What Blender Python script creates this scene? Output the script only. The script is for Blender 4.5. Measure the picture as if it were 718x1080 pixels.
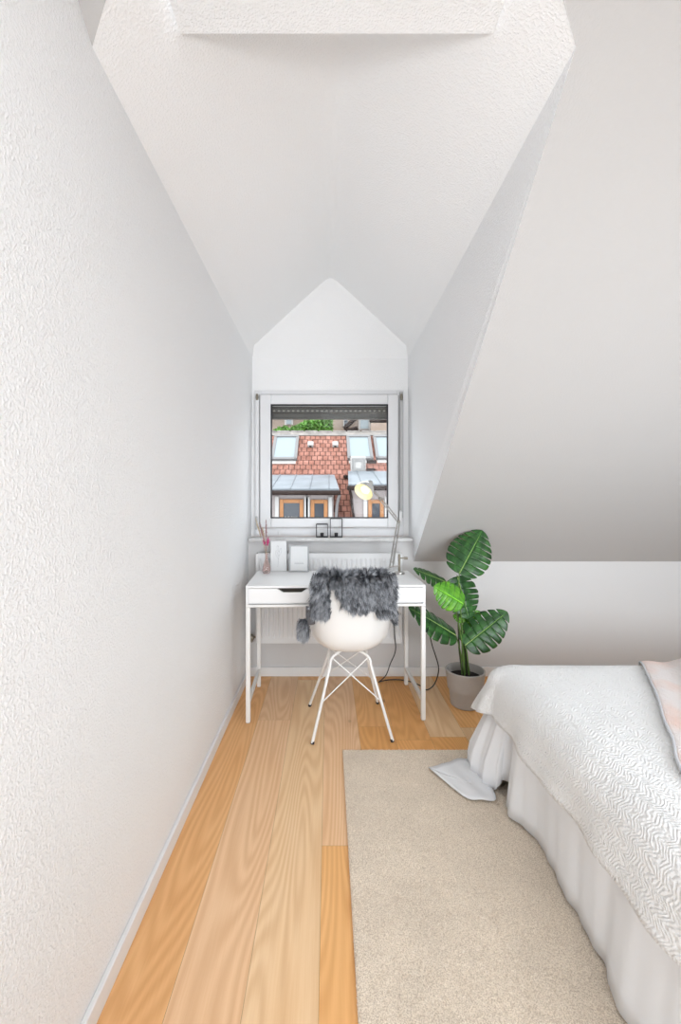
import bpy, bmesh, math, random
from mathutils import Vector, Matrix, noise
R = math.radians
random.seed(7)
for o in list(bpy.data.objects): bpy.data.objects.remove(o)
SC = bpy.context.scene
COL = SC.collection

# ------------------------------------------------------------------ camera, world, lights, exposure
CX, HY, F, CH = 346.0, 525.0, 455.0, 1.246
cam_d = bpy.data.cameras.new('camera'); cam = bpy.data.objects.new('camera', cam_d); COL.objects.link(cam)
cam.location = (0, 0, CH); cam.rotation_euler = (R(90), 0, 0)
cam_d.sensor_fit = 'VERTICAL'; cam_d.sensor_height = 36; cam_d.sensor_width = 36
cam_d.lens = F / 1080 * 36
cam_d.shift_x = (359 - CX) / 1080; cam_d.shift_y = -(540 - HY) / 1080
cam_d.clip_start = 0.02; cam_d.clip_end = 200
SC.camera = cam
SC.view_settings.view_transform = 'Standard'; SC.view_settings.look = 'None'
SC.view_settings.exposure = 0.12; SC.view_settings.gamma = 1.0
SC.view_settings.use_curve_mapping = False

w = bpy.data.worlds.new('sky'); SC.world = w; w.use_nodes = True
bg = w.node_tree.nodes['Background']; bg.inputs[0].default_value = (0.90, 0.95, 1.0, 1); bg.inputs[1].default_value = 3.4

sun_d = bpy.data.lights.new('sun', 'SUN'); sun_d.energy = 1.6; sun_d.angle = R(4); sun_d.color = (1, .96, .9)
sun = bpy.data.objects.new('sun', sun_d); COL.objects.link(sun); sun.rotation_euler = (R(28), 0, R(-25))

def area(name, loc, rot, sx, sy, e, col=(1, 1, 1)):
    d = bpy.data.lights.new(name, 'AREA'); d.shape = 'RECTANGLE'; d.size = sx; d.size_y = sy; d.energy = e; d.color = col
    o = bpy.data.objects.new(name, d); COL.objects.link(o); o.location = loc; o.rotation_euler = rot
    return o
sidl = area('side_fill_light', (1.9, -.9, 1.3), (R(73), 0, R(4)), 1.8, 1.2, 25, (.88, .945, 1)); sidl.data.spread = R(100)  # added fill for knee wall and slope; no window stands here
area('ceiling_fill_light', (1.0, -.2, 2.42), (0, 0, 0), 2.2, 1.4, 18, (.92, .96, 1))  # unseen fill panel under the ceiling, added to brighten floor and bed
lowl = area('low_fill_light', (-.05, -1.6, .45), (R(112), 0, R(-4)), .9, .6, 13, (.90, .95, 1)); lowl.data.spread = R(95)  # added fill behind the camera, aimed up into the dormer
upl = area('upward_fill_light', (.28, .0, .12), (R(160), 0, 0), .5, .5, 3.6, (.90, .95, 1)); upl.data.spread = R(125)  # added fill below the view, brightens the dormer pitches; not a lamp

# ------------------------------------------------------------------ materials
def nt(m): return m.node_tree.nodes, m.node_tree.links
def mat(name, col, rough=.5, metal=0, bump=None, var=None, spec=.5, trans=0, emis=None, sheen=0, coat=0):
    """bump=(scale,strength,distance,detail)  var=(scale,amount)"""
    m = bpy.data.materials.new(name); m.use_nodes = True
    N, L = nt(m); b = N['Principled BSDF']
    b.inputs['Base Color'].default_value = (*col, 1); b.inputs['Roughness'].default_value = rough
    b.inputs['Metallic'].default_value = metal; b.inputs['Specular IOR Level'].default_value = spec
    if trans: b.inputs['Transmission Weight'].default_value = trans
    if coat: b.inputs['Coat Weight'].default_value = coat
    if sheen: b.inputs['Sheen Weight'].default_value = sheen
    if emis: b.inputs['Emission Color'].default_value = (*emis[0], 1); b.inputs['Emission Strength'].default_value = emis[1]
    tc = N.new('ShaderNodeTexCoord')
    if bump:
        n = N.new('ShaderNodeTexNoise'); n.inputs['Scale'].default_value = bump[0]; n.inputs['Detail'].default_value = bump[3] if len(bump) > 3 else 3
        L.new(tc.outputs['Object'], n.inputs['Vector'])
        bp = N.new('ShaderNodeBump'); bp.inputs['Strength'].default_value = bump[1]; bp.inputs['Distance'].default_value = bump[2]
        L.new(n.outputs['Fac'], bp.inputs['Height']); L.new(bp.outputs['Normal'], b.inputs['Normal'])
    if var:
        n = N.new('ShaderNodeTexNoise'); n.inputs['Scale'].default_value = var[0]; n.inputs['Detail'].default_value = 4
        L.new(tc.outputs['Object'], n.inputs['Vector'])
        r = N.new('ShaderNodeValToRGB'); a = var[1]
        r.color_ramp.elements[0].position = .3; r.color_ramp.elements[1].position = .7
        r.color_ramp.elements[0].color = (*[c * (1 - a) for c in col], 1); r.color_ramp.elements[1].color = (*[min(1, c * (1 + a)) for c in col], 1)
        L.new(n.outputs['Fac'], r.inputs['Fac']); L.new(r.outputs['Color'], b.inputs['Base Color'])
    return m

def wall_mat(name, col, grain=1.35):
    m = mat(name, col, .85, spec=.2); N, L = nt(m); b = N['Principled BSDF']
    tc = N.new('ShaderNodeTexCoord')
    v = N.new('ShaderNodeTexNoise'); v.inputs['Scale'].default_value = 165; v.inputs['Detail'].default_value = 2.5; v.inputs['Distortion'].default_value = .25
    L.new(tc.outputs['Object'], v.inputs['Vector'])
    r = N.new('ShaderNodeValToRGB'); r.color_ramp.elements[0].position = .45; r.color_ramp.elements[1].position = .68
    L.new(v.outputs['Fac'], r.inputs['Fac'])
    bp = N.new('ShaderNodeBump'); bp.inputs['Strength'].default_value = .42 * grain; bp.inputs['Distance'].default_value = .0025
    L.new(r.outputs['Color'], bp.inputs['Height'])
    n2 = N.new('ShaderNodeTexNoise'); n2.inputs['Scale'].default_value = 3; L.new(tc.outputs['Object'], n2.inputs['Vector'])
    bp2 = N.new('ShaderNodeBump'); bp2.inputs['Strength'].default_value = .12; bp2.inputs['Distance'].default_value = .02
    L.new(n2.outputs['Fac'], bp2.inputs['Height']); L.new(bp.outputs['Normal'], bp2.inputs['Normal'])
    L.new(bp2.outputs['Normal'], b.inputs['Normal'])
    return m

M = {}
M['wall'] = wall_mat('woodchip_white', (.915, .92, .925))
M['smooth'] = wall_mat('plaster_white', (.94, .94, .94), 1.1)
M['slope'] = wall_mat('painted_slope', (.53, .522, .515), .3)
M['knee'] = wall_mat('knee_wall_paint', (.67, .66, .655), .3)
M['bouncecut'] = wall_mat('bounce_cut_grey', (.42, .43, .45), .3)  # grey chosen to cut light bounce off the unseen right and rear walls
M['trim'] = mat('trim_white', (.84, .84, .84), .45)
M['pvc'] = mat('window_pvc', (.80, .80, .81), .35)
M['pvcgrey'] = mat('window_seal_grey', (.50, .50, .50), .5)
M['black'] = mat('black_plastic', (.015, .015, .017), .45)
M['gasket'] = mat('black_gasket', (.02, .02, .025), .6)
M['desk'] = mat('desk_white', (.86, .86, .86), .35)
M['metalwhite'] = mat('powder_coated_white', (.84, .83, .81), .4)
M['shell'] = mat('chair_white_plastic', (.84, .83, .81), .38)
M['dark'] = mat('recess_shade', (.06, .05, .04), .8)  # dark colour standing in for shade inside recesses
M['chrome'] = mat('chrome', (.50, .48, .46), .30, 1)
M['nickel'] = mat('worn_metal', (.30, .27, .22), .5, 1)
M['knob'] = mat('knob_grey_metal', (.30, .28, .25), .6, .4)
M['lampshade'] = mat('shade_silver', (.70, .70, .68), .28, .85)
M['shadeinner'] = mat('shade_inner', (.95, .90, .68), .6)
M['bulb'] = mat('lit_bulb', (1, .9, .65), .4, emis=((1, .90, .55), .95))
M['radiator'] = mat('radiator_white', (.80, .80, .80), .4)
M['sill'] = mat('sill_stone', (.62, .61, .60), .4, bump=(60, .1, .002), var=(25, .08))
M['sheet'] = mat('sheet_cotton', (.88, .885, .90), .9, bump=(300, .12, .001), spec=.1)
M['mattress'] = mat('mattress_fabric', (.8, .8, .8), .9)
M['pot'] = mat('pot_taupe', (.47, .445, .42), .75, bump=(40, .05, .002), var=(12, .05))
M['soil'] = mat('soil', (.02, .015, .012), .95, bump=(60, 1, .01))
M['stem'] = mat('plant_stem', (.10, .19, .04), .5, var=(20, .3))
M['stemdark'] = mat('plant_stem_dark', (.03, .035, .015), .6)
M['pale'] = mat('pale_vein', (.35, .50, .16), .5)
M['plume'] = mat('dried_plume', (.50, .40, .28), .9, var=(60, .3))
M['plume2'] = mat('dried_mauve', (.38, .22, .22), .9, var=(60, .3))
M['pink'] = mat('dried_pink', (.66, .04, .22), .9, var=(80, .4))
M['card'] = mat('card_white', (.78, .79, .79), .6)
M['cardgrey'] = mat('card_edge_grey', (.45, .46, .47), .6)
M['print'] = mat('print_grey', (.42, .42, .43), .7)
M['vaseglass'] = mat('rose_glass', (.93, .76, .72), .05, trans=.75)
M['tealight'] = mat('tealight_wax', (.85, .84, .8), .5)
M['zinc'] = mat('zinc_sheet', (0.140, 0.158, 0.177), .5, .0, var=(2, .2))
M['stone'] = mat('ridge_mortar', (0.195, 0.177, 0.163), .9, var=(6, .3), bump=(14, .6, .03))
M['render'] = mat('dormer_render', (0.279, 0.241, 0.232), .9, var=(3, .06))
M['white_out'] = mat('white_wood_outside', (0.372, 0.358, 0.344), .6)
M['orange'] = mat('orange_wood', (0.288, 0.125, 0.042), .6, var=(8, .15))
M['brown'] = mat('brown_wood', (.02, .012, .010), .8, spec=.2)
M['glassdark'] = mat('dark_pane', (.035, .04, .05), .15)
M['skyglass'] = mat('skylight_pane', (.20, .235, .25), .5)
M['flash'] = mat('grey_flashing', (0.149, 0.144, 0.144), .6)
M['shutter'] = mat('shutter_grey', (.135, .13, .12), .6)
M['shutterlight'] = mat('slot_light_tone', (.42, .40, .36), .6)  # pale colour standing in for light through the slots
M['beige'] = mat('beige_render', (0.279, 0.218, 0.177), .9, var=(2, .1))
M['lamp_leg'] = M['chrome']

# glass pane: thin transparent + slight reflection
g = bpy.data.materials.new('clear_pane'); g.use_nodes = True; N, L = nt(g)
for n in list(N): N.remove(n)
out = N.new('ShaderNodeOutputMaterial'); mx = N.new('ShaderNodeMixShader'); tr = N.new('ShaderNodeBsdfTransparent'); gl = N.new('ShaderNodeBsdfGlossy')
tr.inputs[0].default_value = (.97, .98, .98, 1); gl.inputs['Roughness'].default_value = .02; mx.inputs[0].default_value = .012
L.new(tr.outputs[0], mx.inputs[1]); L.new(gl.outputs[0], mx.inputs[2]); L.new(mx.outputs[0], out.inputs[0]); M['glass'] = g

# oak floor: per-plank tint comes from a colour attribute, grain from stretched noise
def floor_mat():
    m = mat('oak_planks', (.6, .4, .2), .42, spec=.35); N, L = nt(m); b = N['Principled BSDF']
    at = N.new('ShaderNodeAttribute'); at.attribute_name = 'plank'
    of = N.new('ShaderNodeAttribute'); of.attribute_name = 'shift'
    tc = N.new('ShaderNodeTexCoord')
    add = N.new('ShaderNodeVectorMath'); add.operation = 'ADD'; L.new(tc.outputs['Object'], add.inputs[0]); L.new(of.outputs['Color'], add.inputs[1])
    def mp(sx, sy):
        q = N.new('ShaderNodeMapping'); q.inputs['Scale'].default_value = (sx, sy, 1); L.new(add.outputs[0], q.inputs[0]); return q
    # cathedral figure
    q1 = mp(1, .10); n1 = N.new('ShaderNodeTexNoise'); n1.inputs['Scale'].default_value = 4.2; n1.inputs['Detail'].default_value = 1.5; n1.inputs['Roughness'].default_value = .4; n1.inputs['Distortion'].default_value = .15; L.new(q1.outputs[0], n1.inputs['Vector'])
    mul = N.new('ShaderNodeMath'); mul.operation = 'MULTIPLY'; mul.inputs[1].default_value = 230; L.new(n1.outputs['Fac'], mul.inputs[0])
    sn = N.new('ShaderNodeMath'); sn.operation = 'SINE'; L.new(mul.outputs[0], sn.inputs[0])
    r1 = N.new('ShaderNodeMapRange'); r1.inputs[1].default_value = -1; r1.inputs[2].default_value = 1; r1.inputs[3].default_value = .0; r1.inputs[4].default_value = 1; L.new(sn.outputs[0], r1.inputs[0])
    # fine fibres
    q2 = mp(1, .022); n2 = N.new('ShaderNodeTexNoise'); n2.inputs['Scale'].default_value = 210; n2.inputs['Detail'].default_value = 4; n2.inputs['Roughness'].default_value = .65; L.new(q2.outputs[0], n2.inputs['Vector'])
    # broad tone
    q3 = mp(1, .3); n3 = N.new('ShaderNodeTexNoise'); n3.inputs['Scale'].default_value = 7; n3.inputs['Detail'].default_value = 3; L.new(q3.outputs[0], n3.inputs['Vector'])
    # knots
    q4 = mp(1, .55); vo = N.new('ShaderNodeTexVoronoi'); vo.inputs['Scale'].default_value = 4.2; L.new(q4.outputs[0], vo.inputs['Vector'])
    kr = N.new('ShaderNodeValToRGB'); kr.color_ramp.elements[0].position = .028; kr.color_ramp.elements[0].color = (.16, .08, .04, 1); kr.color_ramp.elements[1].position = .08; kr.color_ramp.elements[1].color = (.93, .88, .84, 1)
    e = kr.color_ramp.elements.new(.2); e.color = (1, 1, 1, 1); L.new(vo.outputs['Distance'], kr.inputs['Fac'])
    def mixmul(a, bsock, ramp_lo, fac):
        rr = N.new('ShaderNodeMixRGB'); rr.blend_type = 'MIX'; rr.inputs[1].default_value = (*ramp_lo, 1); rr.inputs[2].default_value = (1, 1, 1, 1); L.new(bsock, rr.inputs[0])
        mm = N.new('ShaderNodeMixRGB'); mm.blend_type = 'MULTIPLY'; mm.inputs[0].default_value = fac; L.new(a, mm.inputs[1]); L.new(rr.outputs[0], mm.inputs[2]); return mm.outputs[0]
    c = mixmul(at.outputs['Color'], r1.outputs[0], (.76, .62, .48), .42)
    c = mixmul(c, n2.outputs['Fac'], (.78, .62, .46), .6)
    c = mixmul(c, n3.outputs['Fac'], (.92, .80, .66), .8)
    mm = N.new('ShaderNodeMixRGB'); mm.blend_type = 'MULTIPLY'; mm.inputs[0].default_value = .9; L.new(c, mm.inputs[1]); L.new(kr.outputs[0], mm.inputs[2])
    L.new(mm.outputs[0], b.inputs['Base Color'])
    bp = N.new('ShaderNodeBump'); bp.inputs['Strength'].default_value = .08; bp.inputs['Distance'].default_value = .002; L.new(n2.outputs['Fac'], bp.inputs['Height']); L.new(bp.outputs[0], b.inputs['Normal'])
    return m
M['floor'] = floor_mat()

def tile_mat():
    m = mat('clay_roof_tiles', (.5, .2, .1), .85, spec=.2); N, L = nt(m); b = N['Principled BSDF']
    tc = N.new('ShaderNodeTexCoord')
    br = N.new('ShaderNodeTexBrick'); br.offset = .5; L.new(tc.outputs['Object'], br.inputs['Vector'])
    br.inputs['Color1'].default_value = (.26, .12, .09, 1); br.inputs['Color2'].default_value = (.19, .078, .055, 1); br.inputs['Mortar'].default_value = (.07, .03, .022, 1)
    br.inputs['Scale'].default_value = 1; br.inputs['Mortar Size'].default_value = .013; br.inputs['Brick Width'].default_value = .15; br.inputs['Row Height'].default_value = .21; br.inputs['Mortar Smooth'].default_value = .4
    n = N.new('ShaderNodeTexNoise'); n.inputs['Scale'].default_value = 5; n.inputs['Detail'].default_value = 5; L.new(tc.outputs['Object'], n.inputs['Vector'])
    r = N.new('ShaderNodeValToRGB'); r.color_ramp.elements[0].position = .35; r.color_ramp.elements[0].color = (.8, .8, .8, 1); r.color_ramp.elements[1].position = .65; r.color_ramp.elements[1].color = (1.3, 1.35, 1.4, 1)
    L.new(n.outputs['Fac'], r.inputs[0])
    mm = N.new('ShaderNodeMixRGB'); mm.blend_type = 'MULTIPLY'; mm.inputs[0].default_value = 1; L.new(br.outputs[0], mm.inputs[1]); L.new(r.outputs[0], mm.inputs[2]); L.new(mm.outputs[0], b.inputs['Base Color'])
    bp = N.new('ShaderNodeBump'); bp.invert = True; bp.inputs['Strength'].default_value = .8; bp.inputs['Distance'].default_value = .03; L.new(br.outputs['Fac'], bp.inputs['Height']); L.new(bp.outputs[0], b.inputs['Normal'])
    return m
M['tiles'] = tile_mat()

def spread_mat(name, col, amp=1.0, fu=70.0, fv=190.0, col2=None):
    """herring-bone ripple weave laid out in the cloth's own UV (metres)"""
    m = mat(name, col, .92, spec=.1, sheen=.15); N, L = nt(m); b = N['Principled BSDF']
    uv = N.new('ShaderNodeUVMap'); sp = N.new('ShaderNodeSeparateXYZ'); L.new(uv.outputs[0], sp.inputs[0])
    def math_(op, a, bb=None):
        q = N.new('ShaderNodeMath'); q.operation = op
        for i, s in enumerate((a, bb)):
            if s is None: continue
            if isinstance(s, (int, float)): q.inputs[i].default_value = s
            else: L.new(s, q.inputs[i])
        return q.outputs[0]
    nz = N.new('ShaderNodeTexNoise'); nz.inputs['Scale'].default_value = 16; nz.inputs['Detail'].default_value = 2; L.new(uv.outputs[0], nz.inputs['Vector'])
    zig = math_('PINGPONG', math_('MULTIPLY', sp.outputs[0], 1), .022)
    vv = math_('ADD', sp.outputs[1], math_('MULTIPLY', zig, .9))
    vv = math_('ADD', vv, math_('MULTIPLY', nz.outputs['Fac'], .05))
    s1 = math_('SINE', math_('MULTIPLY', vv, fv * 3.1))
    brk = math_('SINE', math_('MULTIPLY', sp.outputs[0], fu * 2.2))
    h = math_('ADD', s1, math_('MULTIPLY', brk, .6))
    n3 = N.new('ShaderNodeTexNoise'); n3.inputs['Scale'].default_value = 85; n3.inputs['Detail'].default_value = 2; L.new(uv.outputs[0], n3.inputs['Vector'])
    h = math_('ADD', math_('MULTIPLY', h, .75), math_('MULTIPLY', n3.outputs['Fac'], 7.0))
    bp = N.new('ShaderNodeBump'); bp.inputs['Strength'].default_value = .5 * amp; bp.inputs['Distance'].default_value = .0026; L.new(h, bp.inputs['Height']); L.new(bp.outputs[0], b.inputs['Normal'])
    if col2:
        n4 = N.new('ShaderNodeTexNoise'); n4.inputs['Scale'].default_value = 5; L.new(uv.outputs[0], n4.inputs['Vector'])
        rr = N.new('ShaderNodeValToRGB'); rr.color_ramp.elements[0].position = .48; rr.color_ramp.elements[1].position = .75
        rr.color_ramp.elements[0].color = (*col, 1); rr.color_ramp.elements[1].color = (*col2, 1); L.new(n4.outputs['Fac'], rr.inputs[0]); L.new(rr.outputs[0], b.inputs['Base Color'])
    return m
M['spread'] = spread_mat('quilted_bedspread', (.86, .86, .855))
M['throw'] = spread_mat('pink_throw_knit', (.80, .74, .72), .8, 120, 260, (.82, .58, .50))
M['throwedge'] = mat('throw_edge', (.60, .61, .64), .9)

def fur_mat(name, c1, c2):
    m = mat(name, c1, .75, spec=.25); N, L = nt(m); b = N['Principled BSDF']
    at = N.new('ShaderNodeAttribute'); at.attribute_name = 'tone'
    r = N.new('ShaderNodeValToRGB'); r.color_ramp.elements[0].color = (*c1, 1); r.color_ramp.elements[1].color = (*c2, 1)
    L.new(at.outputs['Fac'], r.inputs[0]); L.new(r.outputs[0], b.inputs['Base Color'])
    return m
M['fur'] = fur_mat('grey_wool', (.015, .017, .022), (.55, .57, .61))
M['rugpile'] = fur_mat('rug_pile', (.66, .55, .44), (1, .91, .78))
def rug_speckle(m):
    N, L = nt(m); b = N['Principled BSDF']; src = b.inputs['Base Color'].links[0].from_socket
    tc = N.new('ShaderNodeTexCoord'); n = N.new('ShaderNodeTexNoise'); n.inputs['Scale'].default_value = 300; n.inputs['Detail'].default_value = 2; L.new(tc.outputs['Object'], n.inputs['Vector'])
    rr = N.new('ShaderNodeValToRGB'); rr.color_ramp.elements[0].position = .38; rr.color_ramp.elements[1].position = .6
    rr.color_ramp.elements[0].color = (.74, .70, .66, 1); rr.color_ramp.elements[1].color = (1.1, 1.1, 1.1, 1); L.new(n.outputs['Fac'], rr.inputs[0])
    mm = N.new('ShaderNodeMixRGB'); mm.blend_type = 'MULTIPLY'; mm.inputs[0].default_value = 1; L.new(src, mm.inputs[1]); L.new(rr.outputs[0], mm.inputs[2]); L.new(mm.outputs[0], b.inputs['Base Color'])
M['rugbase'] = mat('rug_backing', (.86, .755, .63), .95, bump=(420, .6, .003), var=(6, .07))
rug_speckle(M['rugbase'])

def leaf_mat(name, dark, light):
    m = mat(name, dark, .38, spec=.5); N, L = nt(m); b = N['Principled BSDF']
    uv = N.new('ShaderNodeUVMap'); sp = N.new('ShaderNodeSeparateXYZ'); L.new(uv.outputs[0], sp.inputs[0])
    ab = N.new('ShaderNodeMath'); ab.operation = 'ABSOLUTE'; L.new(sp.outputs[0], ab.inputs[0])
    r = N.new('ShaderNodeValToRGB'); r.color_ramp.elements[0].position = .0; r.color_ramp.elements[0].color = (*[min(1, c * 2.2 + .02) for c in light], 1)
    r.color_ramp.elements[1].position = .05; r.color_ramp.elements[1].color = (*dark, 1); L.new(ab.outputs[0], r.inputs[0])
    n = N.new('ShaderNodeTexNoise'); n.inputs['Scale'].default_value = 3.5; n.inputs['Detail'].default_value = 3; L.new(uv.outputs[0], n.inputs['Vector'])
    rr = N.new('ShaderNodeValToRGB'); rr.color_ramp.elements[0].position = .42; rr.color_ramp.elements[1].position = .68; L.new(n.outputs['Fac'], rr.inputs[0])
    mm = N.new('ShaderNodeMixRGB'); L.new(rr.outputs[0], mm.inputs[0]); L.new(r.outputs[0], mm.inputs[1]); mm.inputs[2].default_value = (*light, 1)
    L.new(mm.outputs[0], b.inputs['Base Color'])
    return m
M['leaf'] = leaf_mat('monstera_leaf', (.012, .06, .012), (.045, .16, .03))
M['leafbright'] = leaf_mat('monstera_leaf_young', (.07, .27, .015), (.16, .42, .03))
M['foliage'] = mat('tree_foliage', (0.074, 0.195, 0.019), .7, var=(3, .5))

# ------------------------------------------------------------------ helpers
def at(px, py, Y):
    """point at depth Y (metres in front of the camera) seen at photo pixel px,py"""
    return Vector(((px - CX) * Y / F, Y, CH - (py - HY) * Y / F))
def onfloor(px, py, z=0):
    Y = F * (CH - z) / (py - HY); return at(px, py, Y)
def link(name, me, m, parent=None, smooth=False):
    o = bpy.data.objects.new(name, me); COL.objects.link(o)
    if m: me.materials.append(M[m] if isinstance(m, str) else m)
    if smooth:
        for p in me.polygons: p.use_smooth = True
    if parent:
        o.parent = parent
        mw = parent_world(parent); o.matrix_parent_inverse = mw.inverted()
    return o
def parent_world(p):
    m = Matrix.LocRotScale(p.location, p.rotation_euler, p.scale)
    if p.parent: m = parent_world(p.parent) @ p.matrix_parent_inverse @ m
    return m
def pyd(name, vs, fs, m, parent=None, smooth=False):
    me = bpy.data.meshes.new(name); me.from_pydata([tuple(v) for v in vs], [], fs); me.update()
    return link(name, me, m, parent, smooth)
def bmo(name, bm, m, parent=None, smooth=False, T=None):
    if T is not None: bm.transform(T)
    me = bpy.data.meshes.new(name); bm.normal_update(); bm.to_mesh(me); bm.free()
    o = link(name, me, m, parent, False)
    if smooth:
        for p in me.polygons: p.use_smooth = True
        try:
            me.set_sharp_from_angle(angle=R(40))
        except Exception: pass
    return o
def box(bm, x0, x1, y0, y1, z0, z1, bev=0, T=None):
    r = bmesh.ops.create_cube(bm, size=1); vs = r['verts']
    for v in vs: v.co = Vector((x0 + (v.co.x + .5) * (x1 - x0), y0 + (v.co.y + .5) * (y1 - y0), z0 + (v.co.z + .5) * (z1 - z0)))
    if bev:
        es = list({e for v in vs for e in v.link_edges})
        rr = bmesh.ops.bevel(bm, geom=es, offset=bev, segments=2, affect='EDGES', profile=.5)
        vs = list({v for f in rr['faces'] for v in f.verts} | {v for v in vs if v.is_valid})
    if T is not None: bmesh.ops.transform(bm, matrix=T, verts=vs)
def frame(d):
    d = d.normalized(); a = Vector((0, 0, 1)) if abs(d.z) < .9 else Vector((1, 0, 0))
    x = d.cross(a).normalized(); return x, d.cross(x).normalized()
def tube(bm, pts, r, n=8, cap=True):
    pts = [Vector(p) for p in pts]; rs = r if isinstance(r, (list, tuple)) else [r] * len(pts)
    rings = []; x = None
    for i, p in enumerate(pts):
        d = (pts[min(i + 1, len(pts) - 1)] - pts[max(i - 1, 0)])
        if x is None: x, y = frame(d)
        else:
            d.normalize(); x = (x - d * x.dot(d)).normalized(); y = d.cross(x)
        rings.append([bm.verts.new(p + (x * math.cos(2 * math.pi * k / n) + y * math.sin(2 * math.pi * k / n)) * rs[i]) for k in range(n)])
    for a, b in zip(rings, rings[1:]):
        for k in range(n): bm.faces.new((a[k], a[(k + 1) % n], b[(k + 1) % n], b[k]))
    if cap: bm.faces.new(rings[0]); bm.faces.new(rings[-1][::-1])
def smoothpath(pts, n=8):
    P = [Vector(p) for p in pts]; out = []
    for i in range(len(P) - 1):
        a, b, c, d = P[max(i - 1, 0)], P[i], P[i + 1], P[min(i + 2, len(P) - 1)]
        for k in range(n):
            t = k / n
            out.append(.5 * ((2 * b) + (c - a) * t + (2 * a - 5 * b + 4 * c - d) * t * t + (3 * b - a - 3 * c + d) * t ** 3))
    out.append(P[-1]); return out
def lathe(bm, prof, n=32, T=None):
    rings = []
    for r, z in prof:
        rings.append([bm.verts.new((max(r, 1e-4) * math.cos(2 * math.pi * k / n), max(r, 1e-4) * math.sin(2 * math.pi * k / n), z)) for k in range(n)])
    for a, b in zip(rings, rings[1:]):
        for k in range(n): bm.faces.new((a[k], a[(k + 1) % n], b[(k + 1) % n], b[k]))
    if T is not None: bmesh.ops.transform(bm, matrix=T, verts=[v for rg in rings for v in rg])
def thing(name, label, cat, loc, rz=0, group=None):
    o = bpy.data.objects.new(name, None); COL.objects.link(o); o.location = loc; o.rotation_euler = (0, 0, rz)
    o.empty_display_size = .1
    tag(o, label, cat, group); return o
def tag(o, label=None, cat=None, group=None, kind=None):
    if label: o['label'] = label
    if cat: o['category'] = cat
    if group: o['group'] = group
    if kind: o['kind'] = kind
    return o
def struct(o): o['kind'] = 'structure'; return o
def B(): return bmesh.new()
def solid(o, t, offset=-1):
    md = o.modifiers.new('thickness', 'SOLIDIFY'); md.thickness = t; md.offset = offset; return o

# ------------------------------------------------------------------ ROOM SHELL
WL = -.562; WR = 3.4; YB = 3.02; YW = 3.14; YR = -3.0
ZC = 2.437; EZ = 2.32
def mainslope(Y): return 3.104 - .763 * Y
YC = (3.104 - ZC) / .763
# floor planks (one mesh, colour attributes)
edges = [-.562]; x = -.393
while x < WR: edges.append(x); x += .185
edges.append(WR)
tints = [(.96, .60, .30), (.99, .72, .48), (1, .77, .51), (.98, .60, .27), (.95, .54, .21), (.98, .61, .28)]
vs, fs, cols, shifts = [], [], [], []
rnd = random.Random(3)
for i in range(len(edges) - 1):
    y = YR - rnd.random(); 
    joints = {1: [2.42], 3: [1.545], 2: [2.95], 0: [.2], 4: [2.35]}.get(i)
    js = [YR - .0] + ([j for j in joints] if joints else [rnd.uniform(0, 1), rnd.uniform(2.2, 2.9)]) + [3.06]
    js = sorted(j for j in js if j <= 3.06)
    for k in range(len(js) - 1):
        g = .0004; b0 = len(vs)
        vs += [(edges[i] + g, js[k] + g, 0), (edges[i + 1] - g, js[k] + g, 0), (edges[i + 1] - g, js[k + 1] - g, 0), (edges[i] + g, js[k + 1] - g, 0)]
        fs.append((b0, b0 + 1, b0 + 2, b0 + 3))
        t = tints[i] if (i < 5 and k == (1 if i in (0,) else 0)) else rnd.choice(tints)
        f = rnd.uniform(.95, 1.04); cols.append(tuple(c * f for c in t)); shifts.append((rnd.uniform(0, 5), rnd.uniform(0, 9), rnd.uniform(0, 20)))
b0 = len(vs); vs += [(WL - .1, YR, -.012), (WR, YR, -.012), (WR, 3.1, -.012), (WL - .1, 3.1, -.012)]; fs.append((b0, b0 + 1, b0 + 2, b0 + 3)); cols.append((.30, .18, .09)); shifts.append((0, 0, 0))
fl = pyd('floor', vs, fs, 'floor'); struct(fl)
ca = fl.data.color_attributes.new('plank', 'FLOAT_COLOR', 'CORNER'); cb = fl.data.color_attributes.new('shift', 'FLOAT_COLOR', 'CORNER')
for p in fl.data.polygons:
    for li in p.loop_indices:
        ca.data[li].color = (*cols[p.index], 1); cb.data[li].color = (*shifts[p.index], 1)

RX = .59
ridge_x = .016; RZ = 2.73; RY = at(346, 293, 1).z  # ridge height / apex depth
AY = F * (RZ - CH) / (525 - 293)
ape = (ridge_x, AY, RZ)
bl = at(266, 378, YW); br_ = at(430, 378, YW)
YL0 = (3.104 - EZ) / .763
# left wall: room wall plus dormer cheek in one plane
lw = [(WL, YR, 0), (WL, YW, 0), (bl.x, YW, bl.z), (WL, YL0, EZ), (WL, YC, ZC), (WL, YR, ZC)]
struct(pyd('wall_left', lw, [(0, 1, 2, 3, 4, 5)], 'wall'))
# back knee wall (under the window and along the room) 
kz = .80
kn = [(WL, YB, 0), (WR, YB, 0), (WR, YB, kz), (.598, YB, kz), (.598, YB, .968), (WL, YB, .968)]
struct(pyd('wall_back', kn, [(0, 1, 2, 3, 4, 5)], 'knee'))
# window wall above the sill
wx0, wx1, wz0, wz1 = -.536, .548, .965, 2.027
ww = [(-.57, YW, .96), (wx0, YW, .96), (wx0, YW, wz1), (wx1, YW, wz1), (wx1, YW, .96), (.60, YW, .96), (br_.x, YW, br_.z), (bl.x, YW, bl.z)]
ww += [(v[0], YW + .25, v[2]) for v in ww]
struct(pyd('wall_window', ww, [(0, 1, 2, 7), (2, 3, 6, 7), (3, 4, 5, 6), (1, 9, 10, 2), (2, 10, 11, 3), (3, 11, 12, 4), (0, 8, 9, 1), (4, 12, 13, 5)], 'smooth'))
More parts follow.
